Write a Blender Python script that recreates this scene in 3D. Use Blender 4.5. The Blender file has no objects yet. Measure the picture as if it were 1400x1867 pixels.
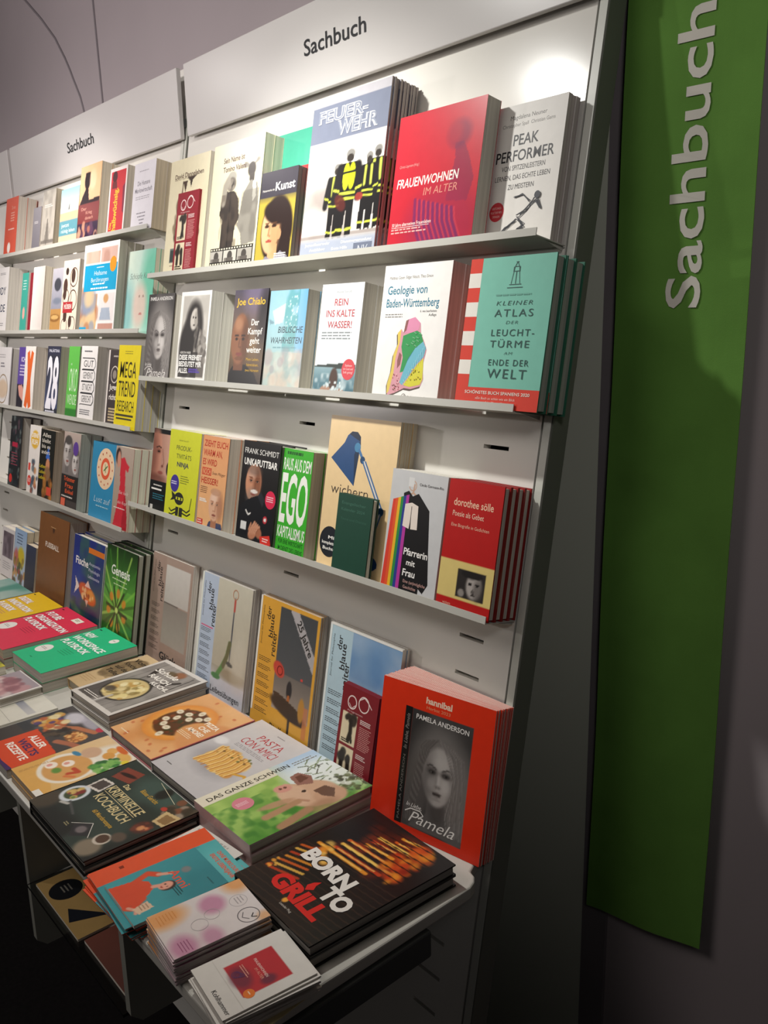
import bpy, math, random
import numpy as np
from mathutils import Matrix, Vector
from mathutils.geometry import tessellate_polygon

SC = bpy.context.scene
COL = SC.collection
R = math.radians

# ---------------------------------------------------------------- camera
AL = 0.18211            # the display boards lean back by 10.4 degrees
SA, CA = math.sin(AL), math.cos(AL)
D = 1.04                # camera distance from the board plane
EYE = 1.64
cam = bpy.data.cameras.new('camera')
cam.sensor_fit = 'VERTICAL'
cam.sensor_height = 36.0
cam.lens = 29.759
cam.clip_start = 0.02
cam_o = bpy.data.objects.new('camera', cam)
COL.objects.link(cam_o)
right = Vector((0.6608458, 0.7502237, -0.0211469))
down = Vector((0.1528065, -0.1620811, -0.9748743))
fwd = Vector((-0.7348013, 0.6410102, -0.2217496))
cam_o.matrix_world = Matrix(((right.x, -down.x, -fwd.x, 0.0), (right.y, -down.y, -fwd.y, 0.0),
                             (right.z, -down.z, -fwd.z, EYE), (0, 0, 0, 1)))
SC.camera = cam_o

# ---------------------------------------------------------------- light
SC.view_settings.view_transform = 'Standard'
SC.view_settings.look = 'None'
SC.view_settings.exposure = 0.0
SC.view_settings.gamma = 1.0
SC.view_settings.use_curve_mapping = False
world = bpy.data.worlds.new('room_dusk')
SC.world = world
world.use_nodes = True
bg = world.node_tree.nodes['Background']
bg.inputs['Color'].default_value = (0.80, 0.74, 0.72, 1)
bg.inputs['Strength'].default_value = 0.045


def spot(name, loc, target, watts, col, angle, blend, radius):
    l = bpy.data.lights.new(name, 'SPOT')
    l.energy = watts
    l.color = col
    l.spot_size = R(angle)
    l.spot_blend = blend
    l.shadow_soft_size = radius
    o = bpy.data.objects.new(name, l)
    COL.objects.link(o)
    o.location = loc
    o.rotation_euler = (Vector(target) - Vector(loc)).to_track_quat('-Z', 'Y').to_euler()
    return o


# ceiling spotlights, one over the middle of every stand: a beam and its wider spill
for lx, beam, spill, tint in ((-1.43, 57, 14, (1.0, 0.985, 0.935)), (-2.66, 46, 7, (1.0, 0.94, 0.90)), (-3.90, 40, 7, (1.0, 0.93, 0.90))):
    spot('spotlight', (lx, 0.49, 2.45), (lx + 0.03, 1.02, 1.42), beam, tint, 88, 1.0, 0.028)
    spot('spotlight_spill', (lx, 0.49, 2.45), (lx + 0.03, 0.86, 1.15), spill, tint, 176, 0.85, 0.028)
# fill from the hall side; the first two spots are added, unseen
spot('hall_fill_spot', (0.7, -0.5, 2.6), (-0.6, 1.2, 1.95), 31, (1.0, 0.96, 0.93), 62, 1.0, 0.2)
spot('hall_fill_spot', (-1.6, -1.4, 2.3), (-2.75, 1.2, 2.6), 150, (1.0, 0.92, 0.92), 66, 1.0, 0.15)
spot('hall_fill_spot', (-4.6, -1.6, 2.3), (-2.0, 0.9, 1.2), 80, (1.0, 0.93, 0.90), 80, 1.0, 0.06)


def area_fill(name, loc, size, watts, col):
    l = bpy.data.lights.new(name, 'AREA')
    l.shape = 'DISK'
    l.size = size
    l.energy = watts
    l.color = col
    o = bpy.data.objects.new(name, l)
    COL.objects.link(o)
    o.location = loc
    return o


area_fill('overhead_fill', (-1.4, -0.9, 2.88), 1.2, 13, (1.0, 0.92, 0.87))  # added overhead fill for the shaded parts; no lamp known there

# ---------------------------------------------------------------- materials


def lin1(v):
    return np.where(v <= 0.04045, v / 12.92, ((v + 0.055) / 1.055) ** 2.4)


def hx(s):
    if not isinstance(s, str):
        return np.array(s, float)
    s = s.lstrip('#')
    return np.array([int(s[i:i + 2], 16) / 255 for i in (0, 2, 4)])


def lin(s):
    return lin1(hx(s))


def mat(name, col=None, rough=0.5, spec=0.5, attr=False, noise=None, bump=0.0, bscale=200.0, coat=0.0, metal=0.0, stripes=0.0):
    m = bpy.data.materials.new(name)
    m.use_nodes = True
    nt = m.node_tree
    b = nt.nodes['Principled BSDF']
    b.inputs['Roughness'].default_value = rough
    b.inputs['Specular IOR Level'].default_value = spec
    b.inputs['Metallic'].default_value = metal
    if coat:
        b.inputs['Coat Weight'].default_value = coat
        b.inputs['Coat Roughness'].default_value = 0.12
    tc = nt.nodes.new('ShaderNodeTexCoord')
    src = None
    if attr:
        a = nt.nodes.new('ShaderNodeAttribute')
        a.attribute_name = 'Col'
        src = a.outputs['Color']
    else:
        r = nt.nodes.new('ShaderNodeRGB')
        c = lin(col)
        r.outputs[0].default_value = (c[0], c[1], c[2], 1)
        src = r.outputs[0]
    if noise or stripes:
        if stripes:
            w = nt.nodes.new('ShaderNodeTexNoise')
            mp = nt.nodes.new('ShaderNodeMapping')
            mp.inputs['Scale'].default_value = (3, 3, stripes)
            nt.links.new(tc.outputs['Object'], mp.inputs['Vector'])
            nt.links.new(mp.outputs[0], w.inputs['Vector'])
            w.inputs['Scale'].default_value = 1.0
            w.inputs['Detail'].default_value = 3.0
            amt = 0.30
        else:
            w = nt.nodes.new('ShaderNodeTexNoise')
            nt.links.new(tc.outputs['Object'], w.inputs['Vector'])
            w.inputs['Scale'].default_value = noise[0]
            w.inputs['Detail'].default_value = 4.0
            amt = noise[1]
        rmp = nt.nodes.new('ShaderNodeMapRange')
        rmp.inputs['From Min'].default_value = 0.3
        rmp.inputs['From Max'].default_value = 0.7
        rmp.inputs['To Min'].default_value = 1 - amt
        rmp.inputs['To Max'].default_value = 1.0
        nt.links.new(w.outputs['Fac'], rmp.inputs['Value'])
        mx = nt.nodes.new('ShaderNodeVectorMath')
        mx.operation = 'SCALE'
        nt.links.new(src, mx.inputs[0])
        nt.links.new(rmp.outputs[0], mx.inputs['Scale'])
        src = mx.outputs[0]
    nt.links.new(src, b.inputs['Base Color'])
    if bump:
        n2 = nt.nodes.new('ShaderNodeTexNoise')
        nt.links.new(tc.outputs['Object'], n2.inputs['Vector'])
        n2.inputs['Scale'].default_value = bscale
        bp = nt.nodes.new('ShaderNodeBump')
        bp.inputs['Strength'].default_value = bump
        bp.inputs['Distance'].default_value = 0.001
        nt.links.new(n2.outputs['Fac'], bp.inputs['Height'])
        nt.links.new(bp.outputs[0], b.inputs['Normal'])
    return m


M_PRINT = mat('printed_card', attr=True, rough=0.42, spec=0.35, noise=(60, 0.05))
M_GLOSS = mat('laminated_card', attr=True, rough=0.30, spec=0.34, noise=(60, 0.05))
M_PAPER = mat('page_edges', attr=True, rough=0.85, spec=0.1, stripes=900)
M_LACQ = mat('white_lacquer', '#e9e6de', rough=0.20, spec=0.5, noise=(2, 0.04), bump=0.03, bscale=30)
M_HEAD = mat('satin_grey_lacquer', '#cdc9c6', rough=0.33, spec=0.5, noise=(3, 0.04))
M_TRAY = mat('grey_sheet_metal', '#bfbdb4', rough=0.38, spec=0.5, noise=(8, 0.06))
M_POST = mat('grey_post_lacquer', '#cfd0c6', rough=0.35, spec=0.5, noise=(6, 0.06))
M_POST_SHADE = mat('post_lacquer_shaded', '#6c6e65', rough=0.5, spec=0.4, noise=(6, 0.06))  # post lacquer darkened: the shade on its unlit side is in the colour
M_SIDE = mat('grey_side_panel', '#8f8f86', rough=0.6, spec=0.3, noise=(3, 0.06))
M_BLACK = mat('gap_shade_black', '#0b0b0b', rough=0.9, spec=0.1, noise=(20, 0.2))
M_WALL = mat('mauve_grey_wall_paint', '#a89ea0', rough=0.75, spec=0.2, noise=(2, 0.08), bump=0.05, bscale=150)
M_PANEL = mat('pale_wall_panel', '#d3d6c6', rough=0.6, spec=0.3, noise=(2, 0.05))
M_SEAM = mat('dark_panel_joint', '#827b7e', rough=0.8, spec=0.2, noise=(10, 0.1))
M_FLOOR = mat('dark_carpet_floor', '#1d1b1b', rough=0.95, spec=0.1, noise=(80, 0.3), bump=0.4, bscale=400)
M_CEIL = mat('grey_ceiling_paint', '#7d7679', rough=0.85, spec=0.2, noise=(2, 0.08))
M_TABLE = mat('table_grey_laminate', '#c4c1b8', rough=0.35, spec=0.5, noise=(5, 0.06))
M_DARK = mat('dark_grey_steel', '#4a4c4b', rough=0.5, spec=0.4, noise=(10, 0.1))
M_LETTER = mat('dark_grey_lettering', '#2b2b2d', rough=0.6, spec=0.3, noise=(30, 0.1))
M_WHITE = mat('white_lettering', '#e4e0d4', rough=0.7, spec=0.2, noise=(30, 0.05))
M_FABRIC = mat('green_banner_cloth', '#6c9c46', rough=0.85, spec=0.15, noise=(9, 0.16), bump=0.25, bscale=900)
M_LEATHER = mat('brown_leather_binding', attr=True, rough=0.38, spec=0.45, noise=(40, 0.12), bump=0.15, bscale=500)


def glass_mat():
    m = bpy.data.materials.new('clear_acrylic')
    m.use_nodes = True
    b = m.node_tree.nodes['Principled BSDF']
    b.inputs['Base Color'].default_value = (0.85, 0.88, 0.86, 1)
    b.inputs['Roughness'].default_value = 0.06
    b.inputs['IOR'].default_value = 1.45
    b.inputs['Transmission Weight'].default_value = 1.0
    return m


M_GLASS = glass_mat()

# ---------------------------------------------------------------- mesh helpers


def box_vf(x0, y0, z0, x1, y1, z1):
    v = [(x0, y0, z0), (x1, y0, z0), (x1, y1, z0), (x0, y1, z0), (x0, y0, z1), (x1, y0, z1), (x1, y1, z1), (x0, y1, z1)]
    f = [(0, 3, 2, 1), (4, 5, 6, 7), (0, 1, 5, 4), (1, 2, 6, 5), (2, 3, 7, 6), (3, 0, 4, 7)]
    return v, f


class MB:
    """Collects faces with a flat or per-corner colour and a material slot, and turns them into one mesh."""

    def __init__(s):
        s.v, s.f, s.c, s.m = [], [], [], []

    def add(s, v, f, col=(0.8, 0.8, 0.8), mi=0, vcol=None):
        n = len(s.v)
        s.v += [tuple(p) for p in v]
        for q in f:
            s.f.append(tuple(i + n for i in q))
            s.m.append(mi)
            if vcol is None:
                s.c += [tuple(col)] * len(q)
            else:
                s.c += [tuple(vcol[i]) for i in q]

    def box(s, a, b, col=(0.8, 0.8, 0.8), mi=0, skip=()):
        v, f = box_vf(*a, *b)
        s.add(v, [q for i, q in enumerate(f) if i not in skip], col, mi)

    def mesh(s, name, mats):
        me = bpy.data.meshes.new(name)
        me.from_pydata(s.v, [], s.f)
        a = me.color_attributes.new('Col', 'FLOAT_COLOR', 'CORNER')
        c = np.ones((len(s.c), 4), np.float32)
        c[:, :3] = np.array(s.c, np.float32)
        a.data.foreach_set('color', c.ravel())
        me.polygons.foreach_set('material_index', np.array(s.m, np.int32))
        for m in mats:
            me.materials.append(m)
        me.update()
        return me


def link(name, me, parent=None):
    o = bpy.data.objects.new(name, me)
    COL.objects.link(o)
    if parent is not None:
        o.parent = parent
    return o


def bevel(o, w, seg=2):
    b = o.modifiers.new('bevel', 'BEVEL')
    b.width = w
    b.segments = seg
    b.limit_method = 'ANGLE'
    return o


def tag(o, label=None, cat=None, group=None, kind=None):
    if label:
        o['label'] = label
    if cat:
        o['category'] = cat
    if group:
        o['group'] = group
    if kind:
        o['kind'] = kind
    return o


def bp(u, v, n):
    """A point of the leaning display boards (along, up the board, out of the board) in the room."""
    return Vector((u, SA * v - CA * (n - D), CA * v + SA * (n - D) + EYE))


ROT_B = Matrix.Rotation(math.pi / 2 - AL, 4, 'X')


def board_m(u, v, n, tilt=0.0, roll=0.0, yaw=0.0):
    return Matrix.Translation(bp(u, v, n)) @ Matrix.Rotation(yaw, 4, 'Z') @ Matrix.Rotation(math.pi / 2 - AL - tilt, 4, 'X') @ Matrix.Rotation(roll, 4, 'Z')


# ---------------------------------------------------------------- lettering
GL = {}


def glyph(ch, bold):
    k = (ch, bold)
    if k in GL:
        return GL[k]
    cu = bpy.data.curves.new('glyph', 'FONT')
    cu.resolution_u = 3
    cu.offset = bold
    ob = bpy.data.objects.new('glyph', cu)

    def read(t):
        cu.body = t
        me = ob.to_mesh()
        v = np.array([q.co[:2] for q in me.vertices]) if len(me.vertices) else np.zeros((0, 2))
        f = [tuple(p.vertices) for p in me.polygons]
        ob.to_mesh_clear()
        return v, f
    v, f = read(ch)
    b0, _ = read('|')
    b1, _ = read(ch + '|')
    GL[k] = (v, f, b1[:, 0].max() - b0[:, 0].max())
    bpy.data.objects.remove(ob)
    bpy.data.curves.remove(cu)
    return GL[k]


def text_vf(s, bold=0.0, shear=0.0, track=0.0):
    """Flat lettering: points (capital height = 1), faces, and the width."""
    V, F, x = [], [], 0.0
    n = 0
    for ch in s:
        v, f, a = glyph(ch, bold)
        if len(v):
            q = v.copy()
            q[:, 0] += x
            V.append(q)
            F += [tuple(i + n for i in p) for p in f]
            n += len(q)
        x += a + track
    V = np.concatenate(V) if V else np.zeros((1, 2))
    V = V / 0.682
    V[:, 0] += V[:, 1] * shear
    V[:, 0] -= V[:, 0].min()
    return V, F, V[:, 0].max()


# ---------------------------------------------------------------- printed covers
rng = np.random.default_rng(7)


class Cover:
    """What is printed on a cover. s runs 0..1 from the left, t 0..1 from the top."""

    def __init__(c, w, h, cell, col):
        c.w, c.h, c.ar = w, h, w / h
        c.nx, c.ny = max(2, int(w / cell)), max(2, int(h / cell))
        c.X, c.Y = np.meshgrid(np.linspace(0, 1, c.nx + 1), np.linspace(0, 1, c.ny + 1))
        c.img = np.ones(c.X.shape + (3,)) * hx(col)
        c.vec = []

    # soft layers
    def put(c, m, col, a=1.0):
        m = (m * a)[..., None]
        c.img = c.img * (1 - m) + hx(col) * m

    def rect(c, x0, y0, x1, y1, col, a=1.0):
        c.put(((c.X >= x0) & (c.X <= x1) & (c.Y >= y0) & (c.Y <= y1)).astype(float), col, a)

    def ell(c, cx, cy, rx, ry, col, a=1.0, soft=0.15, rot=0.0):
        dx, dy = (c.X - cx) * c.ar, c.Y - cy
        if rot:
            q = R(rot)
            dx, dy = dx * math.cos(q) + dy * math.sin(q), -dx * math.sin(q) + dy * math.cos(q)
        d = np.sqrt((dx / (rx * c.ar)) ** 2 + (dy / ry) ** 2)
        c.put(np.clip((1 - d) / soft + 0.5, 0, 1), col, a)

    def poly(c, pts, col, a=1.0):
        ins = np.zeros(c.X.shape, bool)
        n = len(pts)
        for i in range(n):
            (x0, y0), (x1, y1) = pts[i], pts[(i + 1) % n]
            if y0 == y1:
                continue
            cr = ((y0 > c.Y) != (y1 > c.Y)) & (c.X < (x1 - x0) * (c.Y - y0) / (y1 - y0) + x0)
            ins ^= cr
        c.put(ins.astype(float), col, a)

    def line(c, pts, w, col, a=1.0):
        best = np.full(c.X.shape, 9.0)
        for (x0, y0), (x1, y1) in zip(pts[:-1], pts[1:]):
            ax, dx, dy = x0 * c.ar, (x1 - x0) * c.ar, y1 - y0
            t = np.clip(((c.X * c.ar - ax) * dx + (c.Y - y0) * dy) / (dx * dx + dy * dy + 1e-9), 0, 1)
            best = np.minimum(best, np.hypot(c.X * c.ar - ax - t * dx, c.Y - y0 - t * dy))
        c.put(np.clip((w * c.ar - best) / (0.5 * w * c.ar) + 0.5, 0, 1), col, a)

    def grad(c, y0, y1, c0, c1, a=1.0, x=False, box=(0, 0, 1, 1)):
        t = np.clip(((c.X if x else c.Y) - y0) / (y1 - y0), 0, 1)[..., None]
        g = hx(c0) * (1 - t) + hx(c1) * t
        m = (((c.X >= box[0]) & (c.X <= box[2]) & (c.Y >= box[1]) & (c.Y <= box[3])) * a)[..., None]
        c.img = c.img * (1 - m) + g * m

    def noise(c, n, col, a=0.5, seed=1, box=(0, 0, 1, 1), thr=0.5):
        r = np.random.default_rng(seed)
        gx, gy = max(2, int(n)), max(2, int(n / c.ar))
        g = r.random((gy + 2, gx + 2))
        x, y = c.X * gx, c.Y * gy
        i, j = x.astype(int), y.astype(int)
        fx, fy = x - i, y - j
        fx, fy = fx * fx * (3 - 2 * fx), fy * fy * (3 - 2 * fy)
        v = g[j, i] * (1 - fx) * (1 - fy) + g[j, i + 1] * fx * (1 - fy) + g[j + 1, i] * (1 - fx) * fy + g[j + 1, i + 1] * fx * fy
        m = np.clip((v - thr) * 3 + 0.5, 0, 1) * ((c.X >= box[0]) & (c.X <= box[2]) & (c.Y >= box[1]) & (c.Y <= box[3]))
        c.put(m, col, a)

    def blobs(c, n, box, r, cols, seed=1, a=0.9, flat=1.0, soft=0.4):
        q = random.Random(seed)
        for _ in range(n):
            k = r * q.uniform(0.6, 1.3)
            c.ell(q.uniform(box[0], box[2]), q.uniform(box[1], box[3]), k, k * c.ar * flat, q.choice(cols), a, soft, q.uniform(0, 180))

    # sharp layers
    def vpoly(c, pts, col):
        tr = tessellate_polygon([[Vector((x * c.w, -y * c.h, 0)) for x, y in pts]])
        f = []
        for t in tr:
            (x0, y0), (x1, y1), (x2, y2) = (pts[i] for i in t)
            ccw = (x1 - x0) * -(y2 - y0) + (y1 - y0) * (x2 - x0)
            f.append(tuple(t) if ccw > 0 else tuple(reversed(t)))
        c.vec.append((np.array(pts, float), f, lin(col)))

    def vrect(c, x0, y0, x1, y1, col):
        c.vec.append((np.array([(x0, y1), (x1, y1), (x1, y0), (x0, y0)], float), [(0, 1, 2, 3)], lin(col)))

    def vell(c, cx, cy, rx, col, ry=None, n=28):
        ry = rx * c.ar if ry is None else ry
        p = [(cx + rx * math.cos(6.28319 * i / n), cy - ry * math.sin(6.28319 * i / n)) for i in range(n)]
        c.vec.append((np.array(p), [tuple(range(n))], lin(col)))

    def ring(c, cx, cy, rx, k, col, n=32):
        p, f = [], []
        for i in range(n):
            a = 6.28319 * i / n
            for q in (1, 1 - k):
                p.append((cx + rx * q * math.cos(a), cy - rx * q * c.ar * math.sin(a)))
            j = (i + 1) % n
            f.append((2 * i, 2 * j, 2 * j + 1, 2 * i + 1))
        c.vec.append((np.array(p), f, lin(col)))

    def vline(c, pts, w, col):
        for (x0, y0), (x1, y1) in zip(pts[:-1], pts[1:]):
            dx, dy = (x1 - x0) * c.ar, y1 - y0
            L = math.hypot(dx, dy) or 1
            nx, ny = -dy / L * w, dx / L * w * c.ar
            q = [(x0 - nx, y0 - ny), (x1 - nx, y1 - ny), (x1 + nx, y1 + ny), (x0 + nx, y0 + ny)]
            c.vec.append((np.array(q[::-1]), [(0, 1, 2, 3)], lin(col)))

    def text(c, s, x0, x1, y0, y1, col, b=0.0, sh=0.0, rot=0, track=0.0, ang=0.0):
        """Lettering fitted to the box: capitals from y0 down to the baseline y1 (rot 90: capitals from x0 to the baseline x1, read upwards)."""
        V, F, W = text_vf(s, b, sh, track)
        p = np.empty_like(V)
        if rot == 90:
            p[:, 0] = x1 - V[:, 1] * (x1 - x0)
            p[:, 1] = y1 - V[:, 0] / W * (y1 - y0)
        else:
            p[:, 0] = x0 + V[:, 0] / W * (x1 - x0)
            p[:, 1] = y1 - V[:, 1] * (y1 - y0)
        if ang:
            q = R(ang)
            cx, cy = (x0 + x1) / 2, (y0 + y1) / 2
            dx, dy = (p[:, 0] - cx) * c.ar, p[:, 1] - cy
            p[:, 0] = cx + (dx * math.cos(q) - dy * math.sin(q)) / c.ar
            p[:, 1] = cy + dx * math.sin(q) + dy * math.cos(q)
        c.vec.append((p, F, lin(col)))

    def bars(c, x0, x1, y0, y1, n, col, seed=1, k=0.45, rot=0):
        """Print too small to read: n rows of word-long dashes."""
        q = random.Random(seed)
        v, f = [], []
        A0, A1, B0, B1 = (x0, x1, y0, y1) if not rot else (y0, y1, x0, x1)
        st = (B1 - B0) / n
        for i in range(n):
            a, e = A0, A0 + (A1 - A0) * (q.uniform(0.72, 1.0))
            while a < e:
                l = (A1 - A0) * q.uniform(0.06, 0.17)
                b0, b1 = B0 + st * i, B0 + st * (i + k)
                r = [(a, b1), (min(a + l, e), b1), (min(a + l, e), b0), (a, b0)]
                if rot:
                    r = [(y, A0 + A1 - x) for x, y in r]
                m = len(v)
                v += r
                f.append((m, m + 1, m + 2, m + 3))
                a += l + (A1 - A0) * 0.025
        c.vec.append((np.array(v), f, lin(col)))

    # the finished front, in metres, at height z
    def into(c, mb, z):
        px, py = c.X * c.w, (1 - c.Y) * c.h
        n1 = c.nx + 1
        V = np.stack([px, py, np.full_like(px, z)], -1).reshape(-1, 3)
        i = (np.arange(c.ny)[:, None] * n1 + np.arange(c.nx)[None]).ravel()
        F = np.stack([i + n1, i + n1 + 1, i + 1, i], 1)
        mb.add(V.tolist(), F.tolist(), vcol=lin1(np.clip(c.img, 0, 1)).reshape(-1, 3).tolist())
        k = 0
        for p, f, col in c.vec:
            k += 1
            q = np.column_stack([np.clip(p[:, 0], 0, 1) * c.w, (1 - np.clip(p[:, 1], 0, 1)) * c.h, np.full(len(p), z + 4e-5 + 2.2e-5 * k)])
            mb.add(q.tolist(), f, col)


def face(c, cx, cy, r, skin, dark, hair, style='short', bg=None, lip='#8a4a40', turn=0.0, beard=None):
    """A printed portrait: head of half-width r about (cx, cy)."""
    q = r * c.ar * 1.34
    E = lambda x, y, a, b, col, al=1.0, soft=0.3, rot=0: c.ell(cx + x * r, cy + y * q, a * r, b * q, col, al, soft, rot)
    if style == 'long':
        E(0, 0.15, 1.5, 1.45, hair, 1, 0.2)
        E(-0.9, 1.2, 0.6, 1.3, hair, 1, 0.3)
        E(0.95, 1.2, 0.6, 1.3, hair, 1, 0.3)
    elif style == 'short':
        E(0, -0.3, 1.12, 0.95, hair, 1, 0.15)
    c.rect(cx - 0.42 * r, cy + 0.6 * q, cx + 0.42 * r, cy + 1.5 * q, dark)
    E(0, 0, 1.0, 1.0, skin, 1, 0.1)
    E(0.75 - turn, 0.1, 0.5, 0.9, dark, 0.75, 0.8)
    E(-0.25, -0.45, 0.5, 0.3, hx(skin) * 0.5 + 0.5, 0.45, 0.9)
    for sx in (-1, 1):
        E(sx * 0.40 + turn * 0.3, -0.10, 0.25, 0.13, dark, 0.5, 0.9)
        E(sx * 0.40 + turn * 0.3, -0.08, 0.15, 0.045, '#d9cfc6', 0.5, 0.5)
        E(sx * 0.40 + turn * 0.3, -0.08, 0.075, 0.055, '#1f1613', 0.95, 0.4)
        E(sx * 0.40 + turn * 0.3, -0.115, 0.18, 0.022, '#1f1613', 0.7, 0.5)
        E(sx * 0.42 + turn * 0.3, -0.25, 0.28, 0.05, hair if style != 'bald' else dark, 0.9, 0.5, -6 * sx)
        E(sx * 0.12 + turn * 0.5, 0.36, 0.09, 0.05, dark, 0.9, 0.5)
    E(0.16 + turn * 0.4, 0.15, 0.08, 0.28, dark, 0.6, 0.8)
    E(turn * 0.35, 0.62, 0.32, 0.085, lip, 0.95, 0.35)
    E(turn * 0.35, 0.78, 0.25, 0.05, dark, 0.5, 0.6)
    if beard:
        E(0, 0.72, 0.75, 0.42, beard, 0.55, 0.8)
        E(turn * 0.35, 0.6, 0.3, 0.06, lip, 0.95, 0.35)
    if style == 'long':
        E(-0.72, -0.55, 0.42, 0.75, hair, 1, 0.4, 28)
        E(0.72, -0.5, 0.4, 0.85, hair, 1, 0.4, -25)
    elif style == 'short':
        E(0, -0.92, 0.85, 0.34, hair, 1, 0.3)

# ---------------------------------------------------------------- the room


def structure(name, a, b, m):
    mb = MB()
    mb.box(a, b)
    return tag(link(name, mb.mesh(name, [m])), kind='structure')


structure('floor', (-7, -3.5, -0.05), (2.2, 1.22, 0.0), M_FLOOR)
structure('ceiling', (-7, -3.5, 2.9), (2.2, 1.22, 2.95), M_CEIL)
structure('wall_back', (-7, 1.22, -0.05), (2.2, 1.30, 2.95), M_WALL)


def tube(name, pts, r, m):
    """A joint between wall panels: a thin round bead along the points."""
    mb = MB()
    n = 8
    V, F = [], []
    P = [Vector(p) for p in pts]
    for i, p in enumerate(P):
        t = (P[min(i + 1, len(P) - 1)] - P[max(i - 1, 0)]).normalized()
        s = t.cross(Vector((0, 1, 0))).normalized()
        for k in range(n):
            a = 6.28319 * k / n
            V.append(p + s * r * math.cos(a) + Vector((0, 1, 0)) * r * math.sin(a))
        if i:
            for k in range(n):
                a, b = (i - 1) * n + k, (i - 1) * n + (k + 1) % n
                F.append((a, b, b + n, a + n))
    mb.add(V, F)
    return tag(link(name, mb.mesh(name, [m])), kind='structure')


tube('trim_1', [(-2.66, 1.2195, 2.0), (-2.665, 1.2195, 2.31), (-2.672, 1.2195, 2.6), (-2.68, 1.2195, 2.9)], 0.004, M_SEAM)
tube('trim_2', [(-2.775, 1.2195, 2.1), (-2.79, 1.2195, 2.22), (-2.81, 1.2195, 2.312), (-2.826, 1.2195, 2.352), (-2.862, 1.2195, 2.405),
                (-2.89, 1.2195, 2.448), (-2.918, 1.2195, 2.486), (-2.982, 1.2195, 2.559), (-3.08, 1.2195, 2.64), (-3.207, 1.2195, 2.731),
                (-3.368, 1.2195, 2.82), (-3.53, 1.2195, 2.895)], 0.004, M_SEAM)
structure('trim_3', (-0.832, 1.212, 0.0), (-0.780, 1.2205, 2.9), M_SEAM)

structure('trim_4', (-1.3, 1.2125, 0.0), (-0.8325, 1.2205, 2.0), M_PANEL)

# ---------------------------------------------------------------- display stands


def holed_panel(u0, u1, v0, v1, us, vs, hw, hh, depth):
    """The front sheet of a stand, with real slots through it."""
    mb = MB()
    xs = sorted([u0, u1] + [u + s * hw for u in us for s in (-1, 1)])
    ys = sorted([v0, v1] + [v + s * hh for v in vs for s in (-1, 1)])
    for i in range(len(xs) - 1):
        for j in range(len(ys) - 1):
            a, b, p, q = xs[i], xs[i + 1], ys[j], ys[j + 1]
            if i % 2 and j % 2:
                V = [(a, p, 0), (b, p, 0), (b, q, 0), (a, q, 0), (a, p, -depth), (b, p, -depth), (b, q, -depth), (a, q, -depth)]
                mb.add(V, [(0, 1, 5, 4), (1, 2, 6, 5), (2, 3, 7, 6), (3, 0, 4, 7)])
            else:
                mb.add([(a, p, 0), (b, p, 0), (b, q, 0), (a, q, 0)], [(0, 1, 2, 3)])
    V = [(u0, v0, 0), (u1, v0, 0), (u1, v1, 0), (u0, v1, 0), (u0, v0, -depth), (u1, v0, -depth), (u1, v1, -depth), (u0, v1, -depth)]
    mb.add(V, [(0, 4, 5, 1), (1, 5, 6, 2), (2, 6, 7, 3), (3, 7, 4, 0)])
    return mb.mesh('back_panel', [M_LACQ])


VB, VT = -1.476, 0.83       # foot and head of the boards


def stand_board(u0, label, rows):
    root = tag(bpy.data.objects.new('display_board', None), label, 'display board', 'white display boards')
    COL.objects.link(root)
    root.matrix_world = board_m(u0, VB, 0)
    L = 1.245
    rows = sorted(r - VB for r in rows)
    link('back_panel', holed_panel(0.013, L - 0.024, 0.0, VT - VB, [0.113, 0.628, 1.137], rows, 0.0265, 0.0032, 0.018), root)
    mb = MB()
    mb.box((0.013, 0.0, -0.036), (L - 0.0185, VT - VB, -0.0185))  # black sheet stands in for the shade inside slots and groove
    link('backing', mb.mesh('backing', [M_BLACK]), root)
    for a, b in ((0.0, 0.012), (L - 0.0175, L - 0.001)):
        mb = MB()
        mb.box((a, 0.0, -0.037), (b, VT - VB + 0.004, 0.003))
        post = bevel(link('edge_post', mb.mesh('edge_post', [M_POST_SHADE]), root), 0.0012)
        mb = MB()
        mb.box((a + 0.0006, 0.0, 0.0031), (b - 0.0022, VT - VB + 0.004, 0.0045))
        link('post_front', mb.mesh('post_front', [M_POST]), post)  # pale front of the post, split off from its shade-coloured body
    return root


RR = [-0.0156 - 0.0628 * k for k in range(-5, 8)] + [-0.852 - 0.0632 * k for k in range(-3, 8)]
LR = [-0.399 - 0.0632 * k for k in range(-12, 16)]
stand_board(-2.03, 'nearer leaning white slotted board, below the larger sign', RR)
stand_board(-3.275, 'middle leaning white slotted board, below the smaller readable sign', LR)
stand_board(-4.52, 'farthest leaning white board, a sliver at the edge of the photo', LR)


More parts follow.
